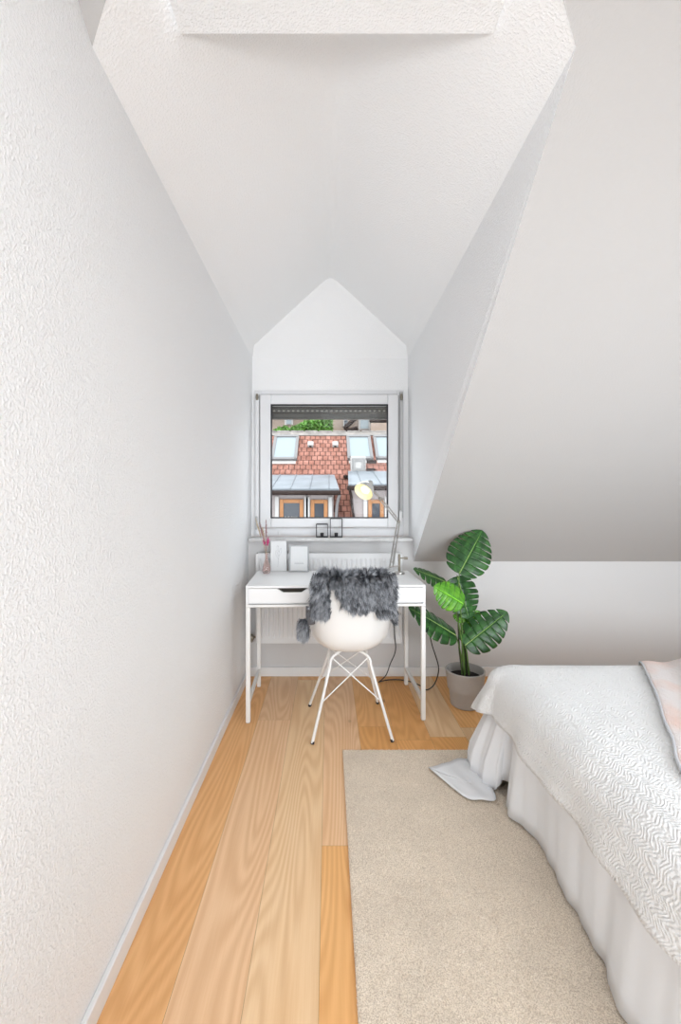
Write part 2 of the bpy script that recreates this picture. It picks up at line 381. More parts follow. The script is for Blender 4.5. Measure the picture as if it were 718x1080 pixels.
# right cheek of the dormer
rc = [(.598, YB, kz), (.590, 1.028, EZ), tuple(br_), (.585, YW, .90), (.598, YB, .90)]
struct(pyd('wall_right_cheek', rc, [(0, 1, 2, 3, 4)], 'wall'))
# dormer ceiling: two pitches and the hip over the window
n = 8
dl0 = (WL, YL0, EZ); dr0 = (RX, 1.028, EZ)
def on_pitch(side, z):      # point where a pitch reaches height z on the main slope
    e = dl0 if side < 0 else dr0
    t = (z - EZ) / (RZ - EZ); X = e[0] + (ridge_x - e[0]) * t
    return (X, (3.104 - z) / .763, z)
vl, vr = on_pitch(-1, ZC), on_pitch(1, ZC)
YT = 1.107
NC, ND = 41, 10
hk = (RZ - bl.z) / (YW - AY)
dv, df = [], []
for i in range(NC):
    t = -1 + 2 * i / (NC - 1); e = .045
    sa2 = (math.sqrt(t * t + e * e) - e) / (math.sqrt(1 + e * e) - e)
    z = RZ - (RZ - EZ) * sa2; X = ridge_x + (dl0[0] - ridge_x if t < 0 else dr0[0] - ridge_x) * abs(t)
    yf = max(YC - .1, (3.104 - z) / .763) if z > ZC else (3.104 - z) / .763
    f = Vector((X, yf, z)) if 0 < i < NC - 1 else Vector(dl0 if i == 0 else dr0)
    bk = Vector((X, YW - (z - bl.z) / hk, z)) if 0 < i < NC - 1 else Vector(bl if i == 0 else br_)
    for k in range(ND): dv.append(f.lerp(bk, k / (ND - 1)))
for i in range(NC - 1):
    for k in range(ND - 1): df.append((i * ND + k, (i + 1) * ND + k, (i + 1) * ND + k + 1, i * ND + k + 1))
struct(pyd('ceiling_dormer', dv, df, 'smooth', None, True))
hv = [dv[i * ND + ND - 1] for i in range(NC)]
struct(pyd('ceiling_hip', hv, [tuple(range(NC))], 'smooth'))
# main slope to the right and the sliver at the left
ms = [(.598, YB, kz), (WR, YB, kz), (WR, YC, ZC), vr, (RX, 1.028, EZ)]
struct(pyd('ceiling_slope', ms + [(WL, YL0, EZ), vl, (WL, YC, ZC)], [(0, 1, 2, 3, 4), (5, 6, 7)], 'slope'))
# flat ceiling with its tongue into the dormer
tl, tr_ = -.319 * (ZC - CH), .356 * (ZC - CH)
ce = [(WL, YR, ZC), (WR, YR, ZC), (WR, YC, ZC), (vr[0], YC, ZC), (vl[0], YC, ZC), (WL, YC, ZC), (tl, YC, ZC), (tr_, YC, ZC), (tr_, YT, ZC), (tl, YT, ZC), (tr_, YT, RZ), (tl, YT, RZ)]
struct(pyd('ceiling', ce, [(0, 1, 2, 3, 7, 6, 4, 5), (6, 7, 8, 9), (9, 8, 10, 11)], 'wall'))
struct(pyd('wall_right', [(WR, YR, 0), (WR, YB, 0), (WR, YB, kz), (WR, YC, ZC), (WR, YR, ZC)], [(0, 1, 2, 3, 4)], 'bouncecut'))
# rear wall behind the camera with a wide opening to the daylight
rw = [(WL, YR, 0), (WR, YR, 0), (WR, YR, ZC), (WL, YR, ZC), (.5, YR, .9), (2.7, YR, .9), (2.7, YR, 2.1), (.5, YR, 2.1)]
struct(pyd('wall_rear', rw, [(0, 1, 5, 4), (1, 2, 6, 5), (2, 3, 7, 6), (3, 0, 4, 7)], 'bouncecut'))
# skirting boards
def skirt(name, p):
    bm = B(); box(bm, *p, bev=.003); return struct(bmo(name, bm, 'trim'))
skirt('baseboard_left', (WL + .0005, WL + .0145, YR, YB - .0145, 0, .056))
skirt('baseboard_back', (WL + .001, WR - .001, YB - .014, YB - .0005, 0, .064))

# ------------------------------------------------------------------ WINDOW
win = bpy.data.objects.new('window_1', None); COL.objects.link(win); win.location = (0, YW, .97); struct(win)
def ring(bm, X0, X1, Z0, Z1, t, y0, y1, bev=.003, tb=None):
    tb = tb or t
    box(bm, X0, X0 + t, y0, y1, Z0, Z1, bev); box(bm, X1 - t, X1, y0, y1, Z0, Z1, bev)
    box(bm, X0 + t, X1 - t, y0, y1, Z1 - t, Z1, bev); box(bm, X0 + t, X1 - t, y0, y1, Z0, Z0 + tb, bev)
def wp(px, py, Y=YW): q = at(px, py, Y); return q.x, q.z
bm = B(); ring(bm, wx0, wx1, .9685, 2.0265, .05, YW - .012, YW + .07); bmo('window_frame', bm, 'pvc', win)
sx0, sz1 = wp(274.5, 416.5, YW - .03); sx1, sz0 = wp(419.5, 556, YW - .03)
gx0, gz1 = wp(286.5, 428, YW); gx1, gz0 = wp(408, 546, YW)
bm = B(); box(bm, sx0, gx0, YW - .045, YW + .03, sz0, sz1, .006); box(bm, gx1, sx1, YW - .045, YW + .03, sz0, sz1, .006)
box(bm, gx0, gx1, YW - .045, YW + .03, gz1, sz1, .006); box(bm, gx0, gx1, YW - .045, YW + .03, sz0, gz0, .006); bmo('window_sash', bm, 'pvc', win)
bm = B(); ring(bm, gx0 - .002, gx1 + .002, gz0 - .002, gz1 + .002, .008, YW - .046, YW - .02, 0); bmo('gasket', bm, 'gasket', win)
bm = B(); box(bm, gx0, gx1, YW - .004, YW + .0, gz0, gz1); bmo('pane', bm, 'glass', win)
bm = B(); box(bm, sx0 - .008, sx0 - .002, YW - .02, YW - .0125, sz0, sz1); box(bm, sx1 + .002, sx1 + .010, YW - .02, YW - .0125, sz0, sz1)
box(bm, sx0, sx1, YW - .02, YW - .0125, sz0 - .012, sz0 - .004); box(bm, sx0, sx1, YW - .02, YW - .0125, sz1 + .003, sz1 + .008); bmo('seal', bm, 'pvcgrey', win)
# blind guide rails with their end clips either side
for s, px in ((-1, 271.2), (1, 423.2)):
    cx_, _ = wp(px, 500, YW - .03)
    bm = B(); box(bm, cx_ - .013, cx_ + .013, YW - .034, YW - .0125, 1.10 if s > 0 else .985, 2.01, .004); bmo('guide_rail', bm, 'pvc' if s < 0 else 'pvcgrey', win)
    bm = B(); z_ = wp(px, 419, YW - .04)[1]
    lathe(bm, [(0, -.01), (.008, -.01), (.011, 0), (.008, .012), (0, .013)], 12, Matrix.Translation((cx_, YW - .038, z_)) @ Matrix.Scale(2.0, 4, (0, 0, 1)))
    tag(bmo('rail_clip', bm, 'nickel', win, True), 'dark metal end clip')
bm = B(); hx, hz = wp(422.5, 546, YW - .05); box(bm, hx - .008, hx + .008, YW - .05, YW - .0345, hz - .05, hz + .05, .005)
box(bm, hx - .011, hx + .011, YW - .062, YW - .05, hz - .035, hz + .045, .004); bmo('handle', bm, 'trim', win)
bm = B(); hx, hz = wp(270, 552, YW - .05); box(bm, hx - .008, hx + .008, YW - .05, YW - .0345, hz - .045, hz + .05, .004); bmo('hinge', bm, 'pvcgrey', win)
bm = B(); hx, hz = wp(294, 563, YW - .03); box(bm, hx - .006, hx + .006, YW - .03, YW - .0125, hz - .012, hz + .02, .003); bmo('drain_cap', bm, 'trim', win)
# outside roller shutter, rolled up
sh = thing('roller_shutter', 'grey roller shutter with a dotted slot row, rolled up at the window top', 'roller shutter', (0, YW + .12, 1.95))
z1 = wp(0, 426, YW + .12)[1]; z0 = wp(0, 441, YW + .12)[1]
bm = B(); k = 0; zz = z0
while zz < z1 + .03:
    box(bm, gx0 - .07, gx1 + .07, YW + .105, YW + .12, zz, zz + .034, .005); zz += .036
bmo('slat_curtain', bm, 'shutter', sh)
bm = B(); zc = wp(0, 433.3, YW + .10)[1]
for k in range(26):
    xx = gx0 - .03 + k * (gx1 - gx0 + .06) / 25; box(bm, xx - .009, xx + .007, YW + .101, YW + .106, zc - .005, zc + .005)
tag(bmo('slot_row', bm, 'shutterlight', sh), 'pale row painted as light through the slots')
bm = B(); box(bm, gx0 - .07, gx1 + .07, YW + .098, YW + .124, z0 - .012, z0 - .001, .003); bmo('end_bar', bm, 'shutter', sh)
# sill
bm = B(); box(bm, -.552, .585, 2.975, YW - .012, .943, .968, .004); struct(bmo('trim_1', bm, 'sill'))
# outer ledge below the pane
# ------------------------------------------------------------------ BED, SPREAD, THROW, RUG
rz = .016
bed = thing('bed', 'low bed hidden under the white spread and skirt by the sloping wall', 'bed', (1.7, 1.1, 0))
bm = B(); box(bm, .80, 2.78, .34, 1.90, .11, .28, .02); bmo('bed_frame', bm, 'mattress', bed)
bm = B(); box(bm, .78, 2.80, .32, 1.92, .28, .495, .06); bmo('mattress', bm, 'mattress', bed, True)
for (lx, ly) in ((.86, .4), (2.7, .4), (.86, 1.83), (2.7, 1.83)):
    bm = B(); box(bm, lx - .03, lx + .03, ly - .03, ly + .03, rz if lx < 1.6 else 0, .115, .004); bmo('leg', bm, 'metalwhite', bed)

# spread: cloth plan coordinates (u,v) folded over a rounded block
BX0, BY0, BY1, BX1, RAD = .845, .45, 1.86, 2.72, .125
def drape(u, v, extra=0.0, top=.512, rip=True):
    du, dv = max(0, BX0 - u), (v - BY1 if v > BY1 else (v - BY0 if v < BY0 else 0))
    s = math.hypot(du, dv)
    cx_, cy_ = max(u, BX0), min(max(v, BY0), BY1)
    if s < 1e-6: 
        z = top + .004 * noise.noise(Vector((u * 3, v * 3, 0))) + .002 * noise.noise(Vector((u * 9, v * 9, 4)))
        return Vector((u, v, z + extra))
    dx, dy = -du / s, dv / s
    corner = min(abs(dx), abs(dy)) * 1.4
    q = RAD + extra; a = min(s / RAD, math.pi / 2 * .88)
    r = q * math.sin(a); z = top + extra - q * (1 - math.cos(a))
    rest = s - a * RAD
    if rest > 0:
        r += rest * math.cos(a) * .9; z -= rest * math.sin(a)
        if rip:
            ang = (v if abs(dx) > .99 else math.atan2(dy, -dx) * .25 + v)
            r += min(rest, .12) / .12 * (.010 * math.sin(ang * 13 + 1.0) + .007 * math.sin(ang * 29) + .0) + corner * .06 * min(rest, .14) / .14
    # gentle pulled folds in the skirt of the spread
    z += .004 * math.sin(v * 22 + u * 6) * min(1, s / .1) * .6
    r += corner * .04 * min(1, s / .12)
    return Vector((cx_ + dx * r, cy_ + dy * r, z))
def cloth(name, pts, uvs, nu, nv, m, parent=None, th=.006):
    fs = []
    for i in range(nu - 1):
        for j in range(nv - 1): fs.append((i * nv + j, (i + 1) * nv + j, (i + 1) * nv + j + 1, i * nv + j + 1))
    o = pyd(name, pts, fs, m, parent, True)
    uvl = o.data.uv_layers.new(name='UVMap')
    for p in o.data.polygons:
        for li, vi in zip(p.loop_indices, p.vertices): uvl.data[li].uv = uvs[vi]
    if th: solid(o, th, 0)
    return o
NU, NV = 150, 150; pts, uvs = [], []
OH = .278
for i in range(NU):
    for j in range(NV):
        a = i / (NU - 1); b = j / (NV - 1)
        u = (BX0 - OH) + a * (2.72 - BX0 + OH); v = (BY0 - OH) + b * (BY1 - BY0 + 2 * OH)
        # round the cloth corner so the hem stays about level
        du, dv = max(0, BX0 - u), max(0, v - BY1)
        if du > 0 and dv > 0:
            s = math.hypot(du, dv); mxx = max(du, dv); k = mxx / s * (1 + .16 * (min(du, dv) / mxx)); u = BX0 - du * k; v = BY1 + dv * k
        hem = .010 * math.sin(v * 17) * (1 if a == 0 else 0)
        pts.append(drape(u, v)); uvs.append((u + v * .1, v))
sp_ = cloth('bedspread', pts, uvs, NU, NV, 'spread')
tag(sp_, 'white quilted bedspread with a ribbed weave hanging over the bed side', 'bedspread')

# skirt under the spread: long side and the end by the window
sk = thing('bed_skirt', 'white smooth bed skirt hanging to the rug below the bedspread', 'bed skirt', (.73, 1.2, 0))
path = []
def side_off(y): return .0 
bottom_prof = [(.30, .72), (.70, .715), (1.02, .698), (1.06, .70), (1.15, .727), (1.30, .730), (1.42, .738), (1.51, .752), (1.60, .728), (1.66, .698), (1.715, .705)]
def xb(y):
    for (a, xa), (b, xb_) in zip(bottom_prof, bottom_prof[1:]):
        if a <= y <= b:
            t = (y - a) / (b - a); t = t * t * (3 - 2 * t); return xa + (xb_ - xa) * t
    return bottom_prof[0][1] if y < .3 else bottom_prof[-1][1]
rows = []; n1 = 120
for i in range(n1):
    y = .3 + (1.715 - .3) * i / (n1 - 1); col_ = []
    for k in range(9):
        t = k / 8; xt = .745 + .003 * math.sin(y * 30)
        xx = xt + (xb(y) - xt) * t ** 1.2 + .0035 * t * math.sin(y * 41) + .002 * math.sin(y * 90) * t
        col_.append((xx, y, .42 + (rz + .006 - .42) * t))
    rows.append(col_)
pts = [p for r_ in rows for p in r_]; uvs = [(p[1], p[2]) for p in pts]
cloth('side_panel', pts, uvs, n1, 9, 'sheet', sk, .003)
rows = []; n2 = 110
base_path = smoothpath([(.775, 1.70, 0), (.745, 1.785, 0), (.70, 1.80, 0), (.668, 1.845, 0), (.655, 1.90, 0), (.64, 1.955, 0), (.665, 2.005, 0), (.74, 2.015, 0), (.95, 2.0, 0), (1.6, 2.0, 0), (2.7, 2.0, 0)], 14)
acc = 0
for i, p in enumerate(base_path):
    if i: acc += (p - base_path[i - 1]).length
    fold = .010 * math.sin(acc * 75) + .005 * math.sin(acc * 140 + 1)
    if acc < .10: fold *= .3
    col_ = []
    for k in range(9):
        t = k / 8
        tx, ty = max(p.x, .76), min(p.y, 1.93)
        if p.x < .76 and i > 20: tx = .765
        X = tx + (p.x - tx) * min(1, t * 1.25); Y = ty + (p.y - ty) * min(1, t * 1.25)
        d = Vector((p.x - .9, p.y - 1.75, 0)).normalized() * fold * t
        zb = .022 + (.05 if i < 18 else .05 * max(0, 1 - (i - 18) / 14))
        col_.append((X + d.x, Y + d.y, .41 + (zb - .41) * t))
    rows.append(col_)
pts = [p for r_ in rows for p in r_]; uvs = [(p[0] + p[1], p[2]) for p in pts]
cloth('end_panel', pts, uvs, len(rows), 9, 'sheet', sk, .003)
# trailing corner of the sheet on the rug
c_out = [onfloor(452, 811, .02), onfloor(470, 806, .02), onfloor(487, 801, .02), onfloor(500, 804, .03), onfloor(514, 818, .05), onfloor(523, 844, .02), onfloor(508, 845, .02), onfloor(493, 843, .02), onfloor(476, 831, .02)]
cen = onfloor(494, 824, .035)
rows = []
ol = smoothpath(c_out + [c_out[0]], 4)
for k in range(7):
    t = k / 6; rr = []
    for i, p in enumerate(ol):
        q = cen.lerp(p, t); q.z = rz + .010 + .002 * (1 - t) + .004 * math.sin(q.x * 70 + q.y * 30) * (1 - t * .6) * t ** .3; rr.append(q)
    rows.append(rr)
pts = [p for r_ in rows for p in r_]
cloth('trailing_corner', pts, [(p[0], p[1]) for p in pts], 7, len(ol), 'sheet', sk, .003)

# pink throw lying in loose folds across the spread
edge = smoothpath([(1.44, 1.985), (1.40, 1.93), (1.28, 1.72), (1.185, 1.55), (1.09, 1.40), (1.02, 1.275), (.955, 1.18), (.90, 1.09), (.86, .95)], 10) if False else smoothpath([(1.44, 2.0, 0), (1.395, 1.93, 0), (1.28, 1.72, 0), (1.185, 1.55, 0), (1.09, 1.40, 0), (1.02, 1.275, 0), (.955, 1.18, 0), (.915, 1.09, 0), (.90, .95, 0)], 10)
pts, uvs = [], []; nw = 60
for i, p in enumerate(edge):
    for k in range(nw):
        t = k / (nw - 1); u = p.x + t * .75; v = p.y + .02 * math.sin(t * 9) - .10 * t * (1 if i > 8 else 0)
        q = drape(u, min(v, 1.99), .012, rip=False)
        amp = min(1, t * 5)
        wv = math.sin((t * 3.2 + .25) * 6.28 + i * .035 + 1.2 * noise.noise(Vector((u * 2.2, v * 2.2, 3))))
        q.z += amp * (.014 + .014 * wv + .018 * noise.noise(Vector((u * 6, v * 5, 1)))) + .003
        pts.append(q); uvs.append((u, v))
th = thing('throw_blanket', 'soft pink and pale grey throw bunched on the right of the bed', 'blanket', (1.5, 1.5, .53))
cloth('blanket_cloth', pts, uvs, len(edge), nw, 'throw', th, .008)
bm = B(); tube(bm, [pts[i * nw] + Vector((0, 0, .001)) for i in range(len(edge))], .0045, 8); bmo('hem', bm, 'throwedge', th, True)

# rug
RX0, RX1, RY0, RY1 = .071, 2.35, .0, 2.115
rug = thing('rug', 'cream short pile rug on the oak floor beside the bed', 'rug', ((RX0 + RX1) / 2, 1.05, 0))
bm = B(); box(bm, RX0, RX1, RY0, RY1, .0005, .010, .003); bmo('backing', bm, 'rugbase', rug)
import numpy as np
def tufts(name, roots, dirs, length, width, tone, m, parent, seg=1, grav=0.0, side=None, seed=1):
    """many tapered blades in one mesh; arrays of roots/dirs (n,3)"""
    rg = np.random.default_rng(seed); n = len(roots)
    rv = rg.normal(size=(n, 3)); side = np.cross(dirs, rv); side /= np.linalg.norm(side, axis=1, keepdims=True)
    V = []; p = roots.copy(); d = dirs.copy(); lv = length[:, None] / seg
    for k in range(seg):
        wk = (width * (1 - .55 * k / max(seg, 1)))[:, None]
        V += [p - side * wk / 2, p + side * wk / 2]
        p = p + d * lv; d = d + np.array([0, 0, -grav]) + rg.normal(size=(n, 3)) * .10 * (seg > 1); d /= np.linalg.norm(d, axis=1, keepdims=True)
    V.append(p); nv = 2 * seg + 1
    verts = np.stack(V, axis=1).reshape(-1, 3)
    faces = []
    loops = []; starts = []; tot = []; s = 0
    base = (np.arange(n) * nv)
    quads = []
    for k in range(seg - 1): quads.append(np.stack([base + 2 * k, base + 2 * k + 1, base + 2 * k + 3, base + 2 * k + 2], 1))
    tri = np.stack([base + 2 * (seg - 1), base + 2 * (seg - 1) + 1, base + 2 * seg], 1)
    me = bpy.data.meshes.new(name); me.vertices.add(len(verts)); me.vertices.foreach_set('co', verts.astype(np.float32).ravel())
    L_ = np.concatenate([q.ravel() for q in quads] + [tri.ravel()]) if quads else tri.ravel()
    cnt = np.concatenate([np.full(n * (seg - 1), 4), np.full(n, 3)]) if seg > 1 else np.full(n, 3)
    me.loops.add(len(L_)); me.loops.foreach_set('vertex_index', L_.astype(np.int32))
    st = np.concatenate([[0], np.cumsum(cnt)[:-1]]); me.polygons.add(len(cnt)); me.polygons.foreach_set('loop_start', st.astype(np.int32))
    a = me.attributes.new('tone', 'FLOAT', 'POINT'); a.data.foreach_set('value', np.repeat(tone, nv).astype(np.float32) if np.ndim(tone) == 1 else tone.astype(np.float32).ravel())
    me.update(calc_edges=True); me.validate()
    return link(name, me, m, parent, False)
gx = np.linspace(RX0 + .001, .84, 200); gy = np.linspace(.80, RY1 - .001, 330)
gv = []
for b_ in gy:
    for a_ in gx:
        h = .0125 + .0022 * noise.noise(Vector((float(a_) * 230, float(b_) * 230, 0))) + .0015 * noise.noise(Vector((float(a_) * 30, float(b_) * 30, 2)))
        if a_ < RX0 + .004 or b_ > RY1 - .004: h = .006
        gv.append((float(a_) + .0015 * math.sin(h * 4000), float(b_) + .0015 * math.cos(h * 5000), h))
gf = [(j * 200 + i, j * 200 + i + 1, (j + 1) * 200 + i + 1, (j + 1) * 200 + i) for j in range(329) for i in range(199)]
pyd('pile_surface', gv, gf, 'rugbase', rug, True)
rg = np.random.default_rng(5); n = 130000
xy = np.stack([rg.uniform(RX0 + .002, .84, n), rg.uniform(.85, RY1 - .002, n)], 1)
keep = (xy[:, 0] < .80)
xy = xy[keep]; n = len(xy)
d = np.stack([rg.normal(0, .55, n), rg.normal(0, .55, n), np.ones(n)], 1)
ed = (xy[:, 0] < RX0 + .01); d[ed, 0] -= .7 * rg.random(ed.sum()); ed = (xy[:, 1] > RY1 - .01); d[ed, 1] += .7 * rg.random(ed.sum())
d /= np.linalg.norm(d, axis=1, keepdims=True)
roots = np.concatenate([xy, np.full((n, 1), .0095)], 1)
low = np.array([noise.noise(Vector((float(a) * 5, float(b) * 5, 0))) for a, b in xy[::1]])
tone = np.clip(.62 + .35 * low + rg.normal(0, .28, n), 0, 1)
pl = tufts('pile', roots, d, rg.uniform(.004, .008, n), np.full(n, .0022), tone, 'rugpile', rug)
pl['kind'] = 'stuff'

# ------------------------------------------------------------------ DESK
DR = R(1.7); dcx, dcy = .038, 2.634
desk = thing('desk', 'white narrow writing desk with two drawers standing under the window', 'desk', (dcx, dcy, 0), 0)
TD = Matrix.Translation((dcx, dcy, 0)) @ Matrix.Rotation(DR, 4, 'Z')
W2, D2 = .5, .24
bm = B(); box(bm, -W2, W2, -D2, D2, .746, .76, .0015); bmo('desktop', bm, 'desk', desk, T=TD)
bm = B(); box(bm, -W2, -W2 + .014, -D2 + .004, D2, .655, .7455); box(bm, W2 - .014, W2, -D2 + .004, D2, .655, .7455); box(bm, -W2 + .0145, W2 - .0145, D2 - .014, D2, .655, .7455); box(bm, -W2 + .0145, W2 - .0145, -D2 + .02, D2 - .0145, .655, .660)
bmo('body', bm, 'desk', desk, T=TD)
def front(x0, x1, hc):
    zt, zb = .7435, .664; hw, hd = .085, .022
    prof = [(x0, zb), (x1, zb), (x1, zt), (hc + hw, zt), (hc + hw - .035, zt - hd), (hc - hw + .035, zt - hd), (hc - hw, zt), (x0, zt)]
    bm = B(); a = [bm.verts.new((x, -D2 + .001, z)) for x, z in prof]; b = [bm.verts.new((x, -D2 + .016, z)) for x, z in prof]
    bm.faces.new(a); bm.faces.new(b[::-1])
    for k in range(len(prof)): bm.faces.new((a[k], b[k], b[(k + 1) % 8], a[(k + 1) % 8]))
    return bm
for (a, b) in ((-W2 + .0155, -.002), (.002, W2 - .0155)):
    hc = (a + b) / 2 - (.0 if a < -.1 else 0)
    dr = bmo('drawer', front(a, b, hc), 'desk', desk, T=TD)
    bm = B(); box(bm, hc - .1, hc + .1, -D2 + .03, -D2 + .034, .69, .744); tag(bmo('cutout_shade', bm, 'dark', dr, T=TD), 'dark sheet painted as the shade behind the finger cut-out')  # dark sheet put in as the drawer's inner shade
bm = B(); box(bm, -W2, W2, -D2 + .001, -D2 + .022, .640, .6545, .002); box(bm, -W2, W2, D2 - .022, D2, .640, .6545, .002)
box(bm, -W2, -W2 + .022, -D2 + .0225, D2 - .0225, .640, .6545, .002); box(bm, W2 - .022, W2, -D2 + .0225, D2 - .0225, .640, .6545, .002); bmo('underframe', bm, 'metalwhite', desk, T=TD)
for sx in (-1, 1):
    for sy in (-1, 1):
        x0 = sx * (W2 - .012); y0 = sy * (D2 - .012)
        bm = B(); box(bm, x0 - .012, x0 + .012, y0 - .012, y0 + .012, .004, .6395, .003); lg = bmo('leg', bm, 'metalwhite', desk, T=TD)
        bm = B(); box(bm, x0 - .009, x0 + .009, y0 - .009, y0 + .009, 0, .0039); tag(bmo('foot', bm, 'pvcgrey', lg, T=TD), 'grey plastic foot')
    bm = B(); box(bm, sx * (W2 - .012) - .010, sx * (W2 - .012) + .010, -D2 + .0245, D2 - .0245, .098, .120, .003); bmo('side_rail', bm, 'metalwhite', desk, T=TD)

# ------------------------------------------------------------------ RADIATOR
rad = thing('radiator', 'white ribbed panel radiator on the wall below the window', 'radiator', (0, 3.0, .25))
bm = B(); RXa, RXb, Rz0, Rz1, Ry0 = -.49, .50, .262, .868, 2.915
nr = 30; prof = []
for k in range(nr):
    x0 = RXa + .012 + k * (RXb - RXa - .024) / nr; wv = (RXb - RXa - .024) / nr
    prof += [(x0, 0), (x0 + wv * .30, 0), (x0 + wv * .42, .007), (x0 + wv * .75, .007), (x0 + wv * .87, 0)]
prof.append((RXb - .012, 0))
zs = [(Rz0, .004), (Rz0 + .03, .004), (Rz0 + .05, 0), (Rz1 - .05, 0), (Rz1 - .03, .004), (Rz1, .004)]
g_ = []
for zi, (z, off) in enumerate(zs):
    flat = zi in (0, 1, 4, 5)
    g_.append([bm.verts.new((x, Ry0 + (.0 if flat else (.007 - dy) if False else dy), z)) for x, dy in prof])
for a, b in zip(g_, g_[1:]):
    for k in range(len(prof) - 1): bm.faces.new((a[k], a[k + 1], b[k + 1], b[k]))
box(bm, RXa, RXa + .013, Ry0 - .002, 3.0, Rz0, Rz1, .003); box(bm, RXb - .013, RXb, Ry0 - .002, 3.0, Rz0, Rz1, .003)
box(bm, RXa + .013, RXb - .013, Ry0 + .012, Ry0 + .02, Rz0, Rz1 - .004)
box(bm, RXa + .013, RXb - .013, 2.985, 3.0, Rz0, Rz1 - .004)
bmo('panel', bm, 'radiator', rad)
bm = B()
for k in range(60):
    x0 = RXa + .014 + k * (RXb - RXa - .03) / 60; box(bm, x0, x0 + .010, Ry0 + .022, 2.983, Rz1 - .012, Rz1 - .002)
box(bm, RXa + .013, RXb - .013, Ry0 + .0205, Ry0 + .024, Rz1 - .012, Rz1 + .001); bmo('top_grille', bm, 'radiator', rad)
vp = at(265.5, 672, 2.95); bm = B()
lathe(bm, [(0, -.02), (.010, -.02), (.012, -.006), (.016, 0), (.016, .03), (.010, .034), (0, .034)], 16, Matrix.Translation(vp) @ Matrix.Rotation(R(90), 4, 'X'))
tube(bm, [vp + Vector((0, 0, .02)), vp + Vector((.0, .0, -.03)), vp + Vector((0, .06, -.03))], .007, 8); tube(bm, [vp, (RXa + .002, vp.y, vp.z)], .008, 8)
tag(bmo('valve', bm, 'nickel', rad, True), 'dull brass valve at the lower left end')
for bx in (-.3, .3):
    bm = B(); box(bm, bx - .015, bx + .015, 2.9995, YB - .001, .32, .80); bmo('bracket', bm, 'radiator', rad)
bm = B(); vp = at(424.5, 652, 2.96)
for k in range(6): box(bm, RXb + .001, RXb + .008, 2.94, 2.96, .34 + k * .02, .352 + k * .02, .001)
box(bm, RXb + .0005, RXb + .004, 2.935, 2.965, .33, .47); tag(bmo('end_bracket', bm, 'pvcgrey', rad), 'notched grey bracket at the right end')

# ------------------------------------------------------------------ THINGS ON THE DESK
DT = .7602
vs_ = at(281, 604.5, 2.775); vx, vy = vs_.x, vs_.y
vase = thing('vase', 'small bottle vase of pale rose glass on the desk, left end', 'vase', (vx, vy, DT))
bm = B(); lathe(bm, [(0, DT + .001), (.020, DT + .001), (.025, DT + .006), (.027, DT + .02), (.024, DT + .045), (.014, DT + .075), (.009, DT + .095), (.009, DT + .118), (.013, DT + .128), (.0115, DT + .128), (.0075, DT + .117), (.0075, DT + .095), (.012, DT + .074), (.021, DT + .045), (.024, DT + .02), (.0, DT + .008)], 28, Matrix.Translation((vx, vy, 0)))
bmo('glass_body', bm, 'vaseglass', vase, True)
rn = random.Random(4)
def plume(px, py, ln, m, lab, name='dried_grass', rad_=.011, cat='dried flower'):
    tip = at(px, py, vy + rn.uniform(-.02, .02)); neck = Vector((vx + rn.uniform(-.002, .002), vy + rn.uniform(-.002, .002), DT + .12)); bot = Vector((vx + rn.uniform(-.006, .006), vy, DT + .015))
    t = thing(name, lab, cat, tuple(bot), 0, 'dried stems in the vase')
    bm = B(); mid = neck.lerp(tip, .5) + Vector((rn.uniform(-.004, .004), 0, 0))
    tube(bm, smoothpath([bot, neck, mid, tip], 4), .0013, 5); bmo('stem', bm, m if m != 'pink' else 'plume', t)
    bm = B(); ax = (tip - neck).normalized(); start = tip - ax * ln
    for k in range(70):
        f = rn.random(); c = start + ax * ln * f; r_ = rad_ * (math.sin(math.pi * min(1, f * .92 + .08)) ** .6 + .15)
        dd = Vector((rn.gauss(0, 1), rn.gauss(0, 1), rn.gauss(0, .3))).normalized()
        e = c + dd * r_ + ax * .010; s_ = ax.cross(dd).normalized() * .0012
        a = bm.verts.new(c - s_); b = bm.verts.new(c + s_); cc = bm.verts.new(e); q = bm.verts.new(c + ax * .006 + dd * r_ * .4); bm.faces.new((a, b, cc)); bm.faces.new((a, cc, q))
    tube(bm, [start, start + ax * ln * .5, tip], [.0015, rad_ * .45, .0006], 6)
    bmo('seed_head', bm, m, t)
plume(269.5, 547, .12, 'plume', 'leftmost beige dried grass plume leaning out of the rose vase')
plume(274, 552, .09, 'plume2', 'brownish dried grass plume second from the left in the rose vase')
plume(276.5, 556, .09, 'plume', 'short beige dried grass plume in the middle of the rose vase')
plume(280.5, 548, .13, 'plume2', 'tall mauve dried grass plume, rightmost in the rose vase')
plume(278, 568, .045, 'pink', 'left one of two magenta dried flowers low in the rose vase', 'dried_flower', .013)
plume(283, 567, .055, 'pink', 'right one of two magenta dried flowers low in the rose vase', 'dried_flower', .015)

